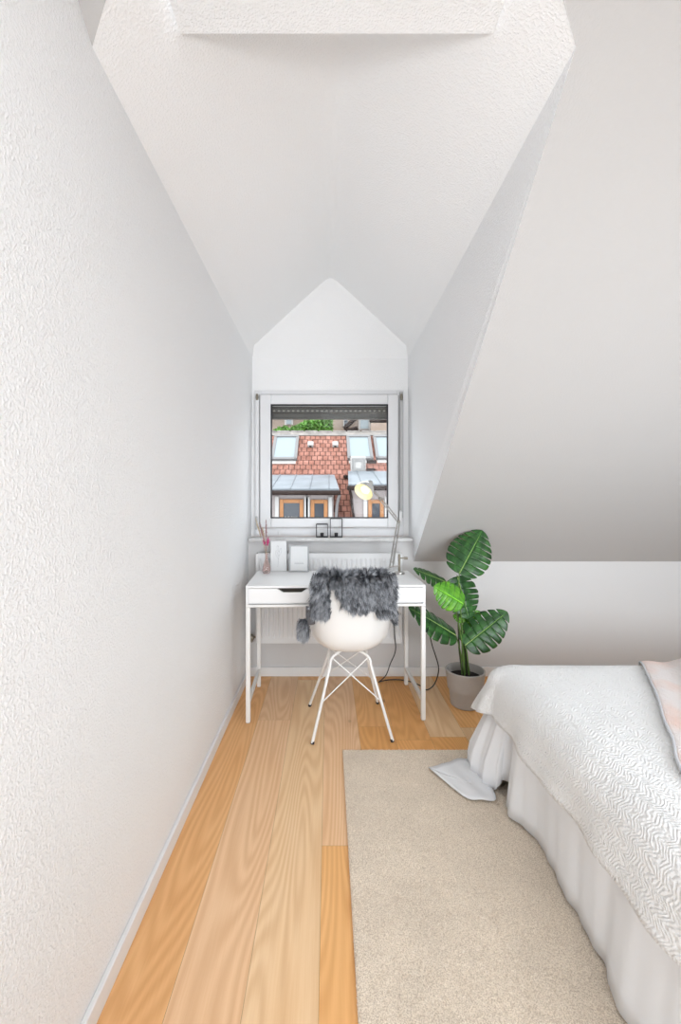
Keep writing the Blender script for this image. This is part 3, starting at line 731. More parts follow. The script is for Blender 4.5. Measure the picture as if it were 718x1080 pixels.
def standing_card(name, label, pl_, pr_, top, Y, th_, m_, lean, inner):
    a = at(pl_, 600, Y).x; b = at(pr_, 600, Y).x; h = at(0, top, Y).z - DT
    t = thing(name, label, 'picture frame', ((a + b) / 2, Y, DT), 0)
    T = Matrix.Translation(((a + b) / 2, Y, DT)) @ Matrix.Rotation(lean[1], 4, 'Z') @ Matrix.Rotation(-lean[0], 4, 'X')
    hw = (b - a) / 2
    bm = B(); fw = .010
    box(bm, -hw, -hw + fw, 0, th_, .001, h, .001); box(bm, hw - fw, hw, 0, th_, .001, h, .001); box(bm, -hw + fw, hw - fw, 0, th_, h - fw, h, .001); box(bm, -hw + fw, hw - fw, 0, th_, .001, fw, .001)
    bmo('frame', bm, m_, t, T=T)
    bm = B(); box(bm, -hw + fw, hw - fw, .003, th_ - .001, fw, h - fw); pr = bmo('print_sheet', bm, 'card', t, T=T)
    bm = B(); inner(bm, hw, h); tag(bmo('printed_lines', bm, 'print', pr, T=T), 'faint grey printed drawing')
    bm = B(); box(bm, -hw + .001, hw - .001, th_, th_ + .003, .003, h - .002); tag(bmo('back_board', bm, 'cardgrey', t, T=T), 'grey back board')
def inner1(bm, hw, h):
    def pth(ps): tube(bm, smoothpath([(x * hw, .0028, z * h) for x, z in ps], 4), .0006, 4)
    pth([(-.1, .15), (0, .4), (.05, .6), (0, .82)]); pth([(0, .4), (-.35, .55), (-.3, .68), (-.02, .5)]); pth([(.03, .5), (.35, .62), (.32, .76), (.05, .62)]); pth([(.02, .65), (-.2, .75), (-.15, .85), (.0, .8)])
def inner2(bm, hw, h):
    box(bm, -hw * .45, hw * .5, .0024, .003, h * .30, h * .315)
    for k in range(9): box(bm, -hw * .43 + k * hw * .1, -hw * .43 + k * hw * .1 + hw * .06, .0024, .003, h * .345, h * .36)
standing_card('picture_frame', 'larger white framed plant drawing, on the desk behind the vase', 285.5, 302, 570.5, 2.84, .014, 'card', (R(7), R(8)), inner1)
standing_card('picture_frame', 'smaller white framed card with a line of print, right of the plant drawing', 304.5, 325.5, 575, 2.82, .010, 'cardgrey', (R(7), R(-3)), inner2)

# arm lamp
lx, ly = at(421, 605, 2.76).x, 2.76
lamp = thing('desk_lamp', 'lit chrome arm lamp with a round shade on the desk by the window', 'lamp', (lx, ly, DT))
bm = B(); lathe(bm, [(0, DT), (.034, DT), (.035, DT + .004), (.033, DT + .012), (.012, DT + .016), (0, DT + .016)], 28, Matrix.Translation((lx, ly, 0))); bmo('base', bm, 'chrome', lamp, True)
bm = B(); tube(bm, [(lx, ly, DT + .014), (lx, ly, DT + .125)], .008, 12); tube(bm, [(lx, ly, DT + .10), (lx + .045, ly - .005, DT + .10)], .004, 8)
tube(bm, [(lx + .03, ly - .005, DT + .10), (lx + .052, ly - .008, DT + .10)], .009, 10); bmo('post', bm, 'nickel', lamp, True)
piv = at(412.5, 598, ly - .01); elb = at(420.3, 550, ly - .03); hj = at(401, 526, ly - .08)
bm = B()
for o_ in (-.010, .010):
    tube(bm, [piv + Vector((o_, 0, 0)), elb + Vector((o_ * .8, 0, 0))], .0045, 8)
for f in (.12, .3, .5, .7, .88): p = piv.lerp(elb, f); tube(bm, [p + Vector((-.010, 0, -.004)), p + Vector((.010, 0, .004))], .0022, 6)
pts_ = []
for k in range(61):
    f = k / 60; p = piv.lerp(elb, .08 + .35 * f); a = f * 6.28 * 12; pts_.append(p + Vector((math.cos(a) * .004, math.sin(a) * .004 - .006, 0)))
tube(bm, pts_, .0012, 5)
tube(bm, [piv + Vector((-.016, 0, 0)), (lx, ly, DT + .05)], .005, 8); bmo('lower_arm', bm, 'chrome', lamp, True)
bm = B(); ax = (hj - elb).normalized(); sd = Vector((ax.z, 0, -ax.x))
for o_ in (-.007, .007): tube(bm, [elb + sd * o_, hj + sd * o_], .0042, 8)
for f in (.3, .6): p = elb.lerp(hj, f); tube(bm, [p + sd * -.007, p + sd * .007], .0022, 6)
bmo('upper_arm', bm, 'chrome', lamp, True)
for jp, jr in ((elb, .010), (hj, .013)):
    bm = B(); lathe(bm, [(0, -.016), (jr * .7, -.015), (jr, -.011), (jr, .011), (jr * .7, .015), (0, .016)], 16, Matrix.Translation(jp) @ Matrix.Rotation(R(90), 4, 'X')); bmo('joint_knob', bm, 'knob', lamp, True)
oc = at(383.2, 519, ly - .13)              # centre of the shade's opening
axd = Vector((-.50, -.60, -.62)).normalized()    # the way the opening faces
T = Matrix.Translation(oc) @ axd.to_track_quat('Z', 'Y').to_matrix().to_4x4()
bm = B(); lathe(bm, [(.062, 0), (.060, -.018), (.054, -.036), (.042, -.055), (.026, -.068), (.020, -.074), (.019, -.098), (.012, -.103), (0, -.103)], 32, T)
shd = bmo('lamp_shade', bm, 'lampshade', lamp, True)
bm = B(); lathe(bm, [(.0615, 0), (.0585, -.018), (.0525, -.035), (.040, -.053), (.024, -.065), (0, -.067)], 32, T); bmo('shade_lining', bm, 'shadeinner', shd, True)
bm = B(); lathe(bm, [(0, -.004), (.020, -.008), (.030, -.018), (.030, -.030), (.020, -.046), (.012, -.056), (.012, -.064)], 24, T); bmo('bulb', bm, 'bulb', lamp, True)
bm = B(); tube(bm, [hj, oc - axd * .07], .006, 8); bmo('head_bracket', bm, 'chrome', lamp, True)

# wire candle holders on the sill
def holder(px0, px1, py0, label):
    Y = 3.045; a = at(px0, 565, Y).x; b = at(px1, 565, Y).x; z0 = .9685; h = at(0, py0, Y).z - z0; r = .0022; dd = .035
    t = thing('candle_holder', label, 'candle holder', ((a + b) / 2, Y, z0), 0, 'wire candle holders on the sill')
    bm = B()
    for y in (Y - dd, Y + dd):
        box(bm, a, b, y - r, y + r, z0, z0 + 2 * r); box(bm, a, b, y - r, y + r, z0 + h - 2 * r, z0 + h)
        box(bm, a, a + 2 * r, y - r, y + r, z0 + 2 * r, z0 + h - 2 * r); box(bm, b - 2 * r, b, y - r, y + r, z0 + 2 * r, z0 + h - 2 * r)
    for x in (a, b - 2 * r): 
        for z in (z0, z0 + h - 2 * r): box(bm, x, x + 2 * r, Y - dd + r, Y + dd - r, z, z + 2 * r)
    box(bm, a + 2 * r, b - 2 * r, Y - .004, Y + .004, z0, z0 + 2 * r); bmo('wire_frame', bm, 'black', t)
    m_ = (a + b) / 2; bm = B(); lathe(bm, [(0, z0 + .005), (.012, z0 + .005), (.013, z0 + .03), (.011, z0 + .03), (.010, z0 + .022), (0, z0 + .022)], 16, Matrix.Translation((m_, Y, 0))); bmo('cup', bm, 'black', t, True)
    return m_, z0
holder(333.3, 345.8, 552.5, 'shorter black wire cube candle holder on the window sill')
holder(348, 361, 546.5, 'taller black wire cube candle holder on the window sill')

# power cord with plug
cord = thing('power_cord', 'black power cord hanging behind the desk and looping up to a wall plug', 'cord', tuple(onfloor(430, 722)))
bm = B()
cp = [at(414.5, 606, 2.902), at(415.5, 640, 2.902), at(416, 668, 2.902), at(417, 686, 2.91), at(411.5, 700, 2.92), at(407, 712, 2.90), Vector((.345, 2.90, .010)), Vector((.35, 2.91, .006)), Vector((.42, 2.94, .006)), Vector((.52, 2.93, .006)), Vector((.60, 2.86, .006)), onfloor(449, 727.5, .006), onfloor(456, 724, .008), at(460.5, 716, 2.90), at(462.5, 705, 2.93), at(460, 694, 2.95), at(456, 682, 2.965), at(453, 670, 2.97), at(451, 666, 2.975)]
tube(bm, smoothpath(cp, 8), .0035, 8); bmo('cable', bm, 'black', cord, True)
q = at(450.3, 664.5, 2.98); bm = B(); lathe(bm, [(0, 0), (.018, 0), (.020, .006), (.018, .03), (.010, .042), (0, .044)], 18, Matrix.Translation((q.x, 3.011, q.z)) @ Matrix.Rotation(R(90), 4, 'X')); bmo('plug', bm, 'black', cord, True)
so = thing('wall_socket', 'white wall socket plate with a black plug on the back wall', 'socket', (q.x, YB, q.z))
bm = B(); box(bm, q.x - .04, q.x + .04, YB - .0085, YB - .0002, q.z - .04, q.z + .04, .004); bmo('cover_plate', bm, 'trim', so)
bm = B(); lathe(bm, [(.021, .0003), (.026, .0003), (.026, .002), (.021, .002), (.021, .0003)], 24, Matrix.Translation((q.x, YB - .0085, q.z)) @ Matrix.Rotation(R(90), 4, 'X')); bmo('socket_ring', bm, 'trim', so)

# ------------------------------------------------------------------ CHAIR
CXc, CYc, CR = .113, 2.39, R(3)
chair = thing('shell_chair', 'white moulded shell chair with splayed white wire legs at the desk', 'chair', (CXc, CYc, 0))
TC = Matrix.Translation((CXc, CYc, 0)) @ Matrix.Rotation(CR, 4, 'Z')
prof = smoothpath([(.245, .445, 0), (.225, .462, 0), (.15, .455, 0), (.03, .437, 0), (-.08, .432, 0), (-.145, .452, 0), (-.19, .51, 0), (-.212, .60, 0), (-.232, .70, 0), (-.252, .80, 0), (-.262, .845, 0)], 6)
hw_ = [.17, .20, .215, .225, .232, .238, .240, .232, .212, .195, .165]
cu_ = [.01, .02, .035, .06, .095, .125, .125, .085, .055, .045, .035]
def lerpl(l, f):
    f = f * (len(l) - 1); i = min(int(f), len(l) - 2); t = f - i; t = t * t * (3 - 2 * t) ; return l[i] + (l[i + 1] - l[i]) * t
NP = len(prof)
def shellpt(u, t, off=0):
    f = t * (NP - 1); i = min(int(f), NP - 2); a = f - i
    p = prof[i].lerp(prof[i + 1], a); dv = prof[i + 1] - prof[i]; nrm = Vector((dv.y, -dv.x)).normalized()   # (y,z) normal
    # inward (concave) side: up for the seat, forward for the back
    if nrm.y < 0 and t < .5: nrm = -nrm
    if t >= .5 and nrm.x < 0: nrm = -nrm
    w_ = lerpl(hw_, t); c = lerpl(cu_, t) * abs(u) ** 2.6
    topcut = 0
    return Vector((u * w_ * (1 - .12 * abs(u) ** 4), p.x + nrm.x * (c + off), p.y + nrm.y * (c + off)))
NU2, NT2 = 29, 61; pts = []
for i in range(NT2):
    for j in range(NU2):
        u = -1 + 2 * j / (NU2 - 1); t = i / (NT2 - 1)
        # round the top edge and the front lip
        lim = 1 - .10 * max(0, abs(u) - .3) ** 2 * 2.0
        pts.append(TC @ shellpt(u, .5 + (t - .5) * (lim if t > .5 else 1)))
fs = [(i * NU2 + j, i * NU2 + j + 1, (i + 1) * NU2 + j + 1, (i + 1) * NU2 + j) for i in range(NT2 - 1) for j in range(NU2 - 1)]
sh_ = pyd('seat_shell', pts, fs, 'shell', chair, True); solid(sh_, .008, 0); md = sh_.modifiers.new('s', 'SUBSURF'); md.levels = 1; md.render_levels = 1
feet = {(-1, -1): onfloor(329.2, 785), (1, -1): onfloor(414, 782.5), (-1, 1): onfloor(326.4, 744.7), (1, 1): onfloor(398.2, 742)}
tops = {}
for (sx, sy), f in feet.items():
    f = Vector((f.x, f.y, 0)); top_o = TC @ Vector((sx * .098, sy * .07 - .02, .395)); top_i = TC @ Vector((sx * .045, sy * .045 - .02, .424))
    bend = f.lerp(top_o, .97)
    pth = [f + Vector((0, 0, .006)), f.lerp(top_o, .5)] + smoothpath([f.lerp(top_o, .9), top_o, top_i, TC @ Vector((0, sy * .03 - .02, .428))], 5)
    bm = B(); tube(bm, pth, .0078, 12); lg = bmo('leg', bm, 'metalwhite', chair, True)
    bm = B(); dirv = (top_o - f).normalized(); tube(bm, [f + Vector((0, 0, .001)), f + dirv * .014], .0095, 12); tag(bmo('foot_cap', bm, 'black', lg, True), 'black rubber foot')
    tops[(sx, sy)] = (f, top_o)
def brace(a, b, fa, fb):
    A = tops[a][0].lerp(tops[a][1], fa); Bq = tops[b][0].lerp(tops[b][1], fb)
    bm = B(); tube(bm, [A, Bq], .0033, 8); bmo('cross_wire', bm, 'metalwhite', chair)
for s in (-1, 1):
    brace((-1, s), (1, s), .47, 1.0); brace((1, s), (-1, s), .47, 1.0)
    brace((s, -1), (s, 1), .5, 1.0); brace((s, 1), (s, -1), .5, 1.0)

# ------------------------------------------------------------------ SHEEPSKIN
skin = thing('sheepskin', 'grey long haired sheepskin draped over the back of the white chair', 'sheepskin', (CXc, CYc - .2, .8))
rg = np.random.default_rng(11); roots = []; dirs = []; rnd = random.Random(9)
patches = []   # each: function (a,b)-> (point, outward normal, fall dir), area weight
def backpt(u, drop):       # behind the backrest, hanging down from its top edge
    t = 1 - drop / .58
    q = shellpt(u, min(1, max(.3, t)), -.014); return q
pl_v, pl_f = [], []
def add_patch(fn, na, nb, cnt, fall, lift=.6, ln=(.03, .05)):
    b0 = len(pl_v)
    for i in range(na):
        for j in range(nb): pl_v.append(TC @ fn(i / (na - 1), j / (nb - 1))[0])
    for i in range(na - 1):
        for j in range(nb - 1): pl_f.append((b0 + i * nb + j, b0 + (i + 1) * nb + j, b0 + (i + 1) * nb + j + 1, b0 + i * nb + j + 1))
    for _ in range(int(cnt * .20)):
        a, b = rnd.random(), rnd.random(); p, nn = fn(a, b)
        f = fall(a, b) if callable(fall) else Vector(fall)
        d = (nn * lift + f + Vector((rnd.gauss(0, .22), rnd.gauss(0, .22), rnd.gauss(0, .22)))).normalized()
        roots.append(TC @ p); dirs.append((TC.to_3x3() @ d)); lens.append(rnd.uniform(*ln))
lens = []
topz = .845
# over the top edge, from side to side
def f_top(a, b):
    u = -.94 + 1.88 * a; ang = -1.0 + b * 4.0
    e = shellpt(u, .985 - .03 * abs(u) ** 3); r_ = .016
    nn = Vector((0, -math.cos(ang), math.sin(ang))); return e + nn * r_, nn
add_patch(f_top, 20, 8, 3200, lambda a, b: Vector((.5 * (a - .5), -.5 if b < .45 else .5, -.25)), .75, (.036, .056))
# rear centre panel: rounded tongue
def f_back(a, b):
    u = -.46 + 1.30 * a; s_ = math.sin(math.pi * min(1, max(0, a))) ** .5
    drop = .0 + b * (.055 + .065 * s_); q = backpt(u * .9, drop); return q, Vector((0, -1, .1)).normalized()
add_patch(f_back, 16, 8, 4200, (0, -.05, -.9), .45, (.030, .050))
# side flaps, hanging past the edges of the backrest
def flap(side, x0, x1, z0, z1, y=-.205):
    def fn(a, b):
        x = side * (x0 + (x1 - x0) * a); z = z0 + (z1 - z0) * b
        yy = y + .020 * math.sin(a * 3.14) * -1 + .03 * b
        return Vector((x, yy, z)), Vector((side * (.1 + .5 * a), -1 + .4 * a, 0)).normalized()
    return fn
add_patch(flap(-1, .120, .200, .868, .665, -.252), 6, 10, 2600, (-.15, 0, -.9), .5, (.025, .045))
add_patch(flap(1, .120, .200, .868, .665, -.252), 6, 10, 2600, (.15, 0, -.9), .5, (.025, .045))
add_patch(flap(-1, .225, .262, .62, .53, -.16), 6, 8, 1300, (-.25, 0, -.8), .5, (.025, .042))
add_patch(flap(-1, .19, .235, .70, .60, -.20), 5, 6, 0, (-.25, 0, -.8), .5)
add_patch(flap(1, .215, .232, .66, .60, -.16), 4, 5, 260, (.1, 0, -.9), .35, (.015, .03))
# front face and seat
def f_front(a, b):
    u = -.70 + 1.4 * a; q = shellpt(u, .97 - .42 * b, .03)
    t = .97 - .42 * b; nn = Vector((0, 1, .2)) if t > .6 else Vector((0, .2, 1)); return q, nn.normalized()
add_patch(f_front, 16, 24, 4200, (0, .1, -.5), .7, (.03, .045))
o = pyd('hide', pl_v, pl_f, mat('hide_grey', (.14, .14, .15), .9), skin, True); solid(o, .004, 0)
roots = np.array([tuple(r) for r in roots]); dirs = np.array([tuple(d_) for d_ in dirs]); lens = np.array(lens); n = len(roots)
low = np.array([noise.noise(Vector(r * 22)) for r in [Vector(q) for q in roots]])
tb = np.clip(.50 + .40 * low + rg.normal(0, .25, n), .10, 1)
# each lock: six thin hairs sharing a tip direction
k_ = 30; jit = rg.normal(0, .0055, (n * k_, 3)); rr = np.repeat(roots, k_, 0) + jit; dd = np.repeat(dirs, k_, 0) - jit * 13 + rg.normal(0, .05, (n * k_, 3)); dd /= np.linalg.norm(dd, axis=1, keepdims=True)
ll = np.repeat(lens, k_) * rg.uniform(.8, 1.15, n * k_)
seg = 3; tone = np.repeat(tb, k_) + rg.normal(0, .07, n * k_)
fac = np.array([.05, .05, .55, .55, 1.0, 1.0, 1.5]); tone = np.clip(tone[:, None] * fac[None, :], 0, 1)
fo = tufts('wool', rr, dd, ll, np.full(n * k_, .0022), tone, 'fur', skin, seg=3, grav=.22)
fo['kind'] = 'stuff'

# ------------------------------------------------------------------ PLANT
pc = Vector((.822, 2.60, 0)); pc = Vector(((490.5 - CX) * 2.6 / F, 2.6, 0))
pot = thing('potted_plant', 'tall potted monstera with split leaves in a taupe pot by the desk', 'plant', (pc.x, pc.y, 0))
Tp = Matrix.Translation(pc)
bm = B(); lathe(bm, [(0, .001), (.080, .001), (.086, .006), (.095, .098), (.0965, .101), (.1025, .102), (.1145, .205), (.117, .209), (.115, .213), (.108, .213), (.106, .205), (.100, .165), (0, .165)], 48, Tp); bmo('pot', bm, 'pot', pot, True)
bm = B(); lathe(bm, [(.1015, .166), (.07, .176), (.03, .182), (0, .183)], 32, Tp); bmo('soil', bm, 'soil', pot, True)

def leafobj(base, tip, nrm, width, m, bend=.12, curl=.10, slits=6, ratio=None, seed=0, stem_from=None):
    base, tip, nrm = Vector(base), Vector(tip), Vector(nrm).normalized()
    ax = tip - base; Ln = ax.length; ax.normalize(); nrm = (nrm - ax * nrm.dot(ax)).normalized(); sd = ax.cross(nrm)
    rn_ = random.Random(seed)
    def outline(s):   # half width along the midrib, heart-shaped base, pointed tip
        return width / 2 * (max(0, math.sin(math.pi * (max(s, 0) ** .70))) ** .60)
    vs, fs, uv = [], [], []
    def place(s, w):  # s in 0..1 along midrib, w signed lateral metres; lobes sweep forward
        sweep = abs(w) * .30
        back = -.16 * Ln * (abs(w) / (width / 2)) * max(0, 1 - s * 3.2)
        y = s * Ln + sweep * (1 - s) + back
        h = -bend * Ln * (s ** 2) + curl * width * (abs(w) / (width / 2)) ** 2 * -1 + .006 * math.sin(s * 40) * abs(w) / width
        return base + ax * y + sd * w + nrm * h
    ns = slits + 1
    for side in (-1, 1):
        for l in range(ns):
            s0, s1 = l / ns, (l + 1) / ns; K, Wn = 6, 8; b0 = len(vs)
            cut = .34 + .20 * rn_.random(); deep = .21 if 0 < l else .13
            for i in range(K + 1):
                f = i / K
                for j in range(Wn + 1):
                    g = j / Wn
                    gap = max(0, (g - cut) / (1 - cut)) ** .6 * deep
                    ff = .5 + (f - .5) * (1 - gap) if 0 < l < ns - 1 else (f * (1 - gap * .5) if l == 0 else 1 - (1 - f) * (1 - gap * .5))
                    s = s0 + (s1 - s0) * ff
                    rnd_edge = 1 - (.035 * (2 * f - 1) ** 6 if g > .5 else 0)
                    w_ = side * g * outline(min(.999, max(.004, s0 + (s1 - s0) * f))) * rnd_edge
                    vs.append(place(s, w_)); uv.append((side * g, s * 1.0 + seed))
            for i in range(K):
                for j in range(Wn):
                    q = [b0 + i * (Wn + 1) + j, b0 + i * (Wn + 1) + j + 1, b0 + (i + 1) * (Wn + 1) + j + 1, b0 + (i + 1) * (Wn + 1) + j]
                    fs.append(tuple(q) if side > 0 else tuple(q[::-1]))
    o = pyd('leaf', vs, fs, m, pot, True)
    ul = o.data.uv_layers.new(name='UVMap')
    for p in o.data.polygons:
        for li, vi in zip(p.loop_indices, p.vertices): ul.data[li].uv = uv[vi]
    solid(o, .0012, 0)
    bm = B(); mr = [place(s, 0) + nrm * .001 for s in [k / 12 for k in range(12)]]; tube(bm, mr, [.0028 * (1 - k / 14) for k in range(12)], 6); bmo('midrib', bm, 'pale' if m == 'leaf' else 'leafbright', o, True)
    if stem_from is not None:
        bm = B(); a = Vector(stem_from[0]); ps = [a] + [Vector(p) for p in stem_from[1:]] + [base, base + ax * .015]; sp2 = smoothpath(ps, 8)
        tube(bm, sp2, [.0042 - .0018 * k / len(sp2) for k in range(len(sp2))], 8); bmo('stem', bm, 'stem', pot, True)
    return o
def pz(cx_, cy_, Y=2.6): return at(400 + cx_ / 4.4875, 540 + cy_ / 4.4875, Y)
def so_(dx, dy): return (pc.x + dx, pc.y + dy, .175)
leafobj(pz(378, 292, 2.56), pz(490, 82, 2.66), (-.25, -1, .25), .262, 'leaf', .06, .12, 7, seed=1, stem_from=[so_(.0, .0), pz(392, 560), pz(376, 380, 2.57)])
leafobj(pz(368, 305, 2.68), pz(428, 505, 2.62), (.2, -1, .35), .245, 'leaf', .05, .10, 6, seed=2, stem_from=[so_(.01, .02), pz(400, 560, 2.64), pz(385, 420, 2.68)])
leafobj(pz(398, 435, 2.50), pz(262, 352, 2.47), (-.1, -1, .45), .165, 'leafbright', .05, .14, 5, seed=3, stem_from=[so_(-.01, -.02), pz(388, 600, 2.56), pz(365, 480, 2.52), pz(380, 450, 2.51)])
leafobj(pz(318, 333, 2.66), pz(165, 265, 2.60), (.25, -.50, 1), .16, 'leaf', .04, .12, 5, seed=4, stem_from=[so_(-.01, .03), pz(388, 560, 2.66), pz(352, 400, 2.68)])
leafobj(pz(362, 585, 2.60), pz(148, 445, 2.50), (.45, -.62, .8), .205, 'leaf', .05, .16, 6, seed=5, stem_from=[so_(-.02, .0), pz(385, 670, 2.60)])
leafobj(pz(405, 632, 2.56), pz(608, 470, 2.60), (-.25, -1, .50), .220, 'leaf', .05, .14, 6, seed=6, stem_from=[so_(.02, -.01), pz(418, 700, 2.57), pz(412, 655, 2.56)])
leafobj(pz(408, 535, 2.70), pz(478, 470, 2.68), (.0, -1, .3), .085, 'leafbright', .05, .10, 3, seed=7, stem_from=[so_(.02, .02), pz(405, 620, 2.66)])
leafobj(pz(400, 515, 2.66), pz(350, 488, 2.64), (.0, -1, .3), .05, 'leafbright', .05, .10, 2, seed=8, stem_from=[so_(.0, .03), pz(398, 600, 2.65)])
for (dx, tx, ty) in ((-.012, 372, 480), (.012, 402, 560), (.03, 415, 670)):
    bm = B(); tube(bm, smoothpath([so_(dx, .01), pz(385 + dx * 600, 640, 2.61), pz(tx, ty, 2.60)], 6), [.0075 - .0003 * k for k in range(13)], 8); tag(bmo('trunk', bm, 'stemdark', pot, True), 'dark brown main stem')

# ------------------------------------------------------------------ OUTSIDE
SL = math.atan(.839); ca_, sa_ = math.cos(SL), math.sin(SL)
house = thing('house', 'house across the way with a red clay tile roof, dormers and skylights', 'house', (0, 12.9, -7))
def rpt(px, py):
    Y = 8.852 / (.839 - (525 - py) / F); p = at(px, py, Y); return p.x, (Y - 10) / ca_
RT = Matrix.Translation((0, 10, .784)) @ Matrix.Rotation(SL, 4, 'X')      # local x, s (up-slope), n (out of roof)
def rbox(bm, x0, x1, s0, s1, n0, n1, bev=0): box(bm, x0, x1, s0, s1, n0, n1, bev)
def robj(name, bm, m, parent=house):
    me = bpy.data.meshes.new(name); bm.normal_update(); bm.to_mesh(me); bm.free()
    me.transform(RT); return link(name, me, m, parent)
sR = (12.92 - 10) / ca_
bm = B(); rbox(bm, -7, 7, -2.2, sR, -.12, 0)
me = bpy.data.meshes.new('roof'); bm.to_mesh(me); bm.free(); ro = bpy.data.objects.new('roof', me); COL.objects.link(ro); me.materials.append(M['tiles']); ro.parent = house
ro.matrix_parent_inverse = parent_world(house).inverted(); ro.location = (0, 10, .784); ro.rotation_euler = (SL, 0, 0)
# rolled tile geometry: course lips so the roof has relief
bm = B(); s_ = -2.2
while s_ < sR - .1:
    rbox(bm, -7, 7, s_, s_ + .21, 0, .004); s_ += .42
bm.free()
bm = B(); k = -7.0
zr = .784 + .839 * 2.92
while k < 7:
    box(bm, k, k + .40, 12.82, 13.08, zr - .08, zr + .015, .03); k += .42
bmo('ridge_cap', bm, 'stone', house)
bm = B(); rbox(bm, -7, 7, sR - .26, sR - .05, .001, .03); robj('ridge_flashing', bm, 'stone')
bm = B(); vsx = [(-7, 12.98, zr - .04), (7, 12.98, zr - .04), (7, 17, -.2), (-7, 17, -.2)]
pyd('rear_roof', vsx, [(0, 1, 2, 3)], 'tiles', house); bm.free()
bm = B(); box(bm, -6.9, 6.9, 8.7, 16.6, -7, -1.0); bmo('wall', bm, 'render', house)
bm = B(); tube(bm, [(-7, 8.28, -.75), (7, 8.28, -.75)], .08, 10); bmo('gutter', bm, 'brown', house)
# roof windows
for (a, b, c, d_) in ((288.5, 313, 462.5, 485.5), (367, 391, 462.5, 485), (396, 420, 462.5, 484.5)):
    x0, s1 = rpt(a, c); x1, s0 = rpt(b, d_)
    x0 = rpt(a, 475)[0]; x1 = rpt(b, 475)[0]
    bm = B(); t_ = .07
    rbox(bm, x0 - .03, x0 + t_ - .02, s0 - .03, s1 + .03, .001, .09); rbox(bm, x1 - t_ + .02, x1 + .03, s0 - .03, s1 + .03, .001, .09); rbox(bm, x0, x1, s1 - .04, s1 + .05, .001, .10); rbox(bm, x0, x1, s0 - .05, s0 + .04, .001, .09)
    f_ = robj('skylight', bm, 'flash')
    bm = B(); rbox(bm, x0 + .03, x1 - .03, s0 + .03, s1 - .03, .05, .07); robj('pane', bm, 'skyglass', f_)
    bm = B(); rbox(bm, x0, x1, s0 - .17, s0 - .05, .001, .015); robj('apron', bm, 'white_out', f_)
for px in (327.5, 353.5):
    x_, s_ = rpt(px, 470); bm = B(); rbox(bm, x_ - .08, x_ + .08, s_ - .09, s_ + .09, .001, .09, .01); v_ = robj('vent', bm, 'white_out')
    bm = B(); rbox(bm, x_ - .03, x_ + .03, s_ - .10, s_ - .0905, .01, .06); robj('opening', bm, 'dark', v_)  # dark box put on as the shade inside the vent
# white boxed chimney with a small ledge
x0 = rpt(369.5, 494)[0]; x1 = rpt(385, 494)[0]; s0 = rpt(0, 500)[1]; zb = .784 + s0 * sa_; yb = 10 + s0 * ca_
bm = B(); box(bm, x0, x1, yb, yb + .5, zb, zb + .47, .02); ch = bmo('chimney', bm, 'white_out', house)
bm = B(); xm = (x0 + x1) / 2; 
for i, r_ in enumerate((.10, .14, .17)): ring(bm, xm - r_, xm + r_, zb + .24 - r_, zb + .24 + r_, .012, yb - .012, yb - .001, 0)
robj_ = bmo('grille', bm, 'flash', ch)
bm = B(); box(bm, rpt(362, 503)[0], rpt(398, 503)[0], yb - .25, yb + .02, zb - .10, zb - .04); box(bm, x1 + .03, x1 + .28, yb, yb + .1, zb + .28, zb + .36); box(bm, x1 + .03, x1 + .25, yb, yb + .1, zb + .1, zb + .15); bmo('roof_step', bm, 'brown', house)

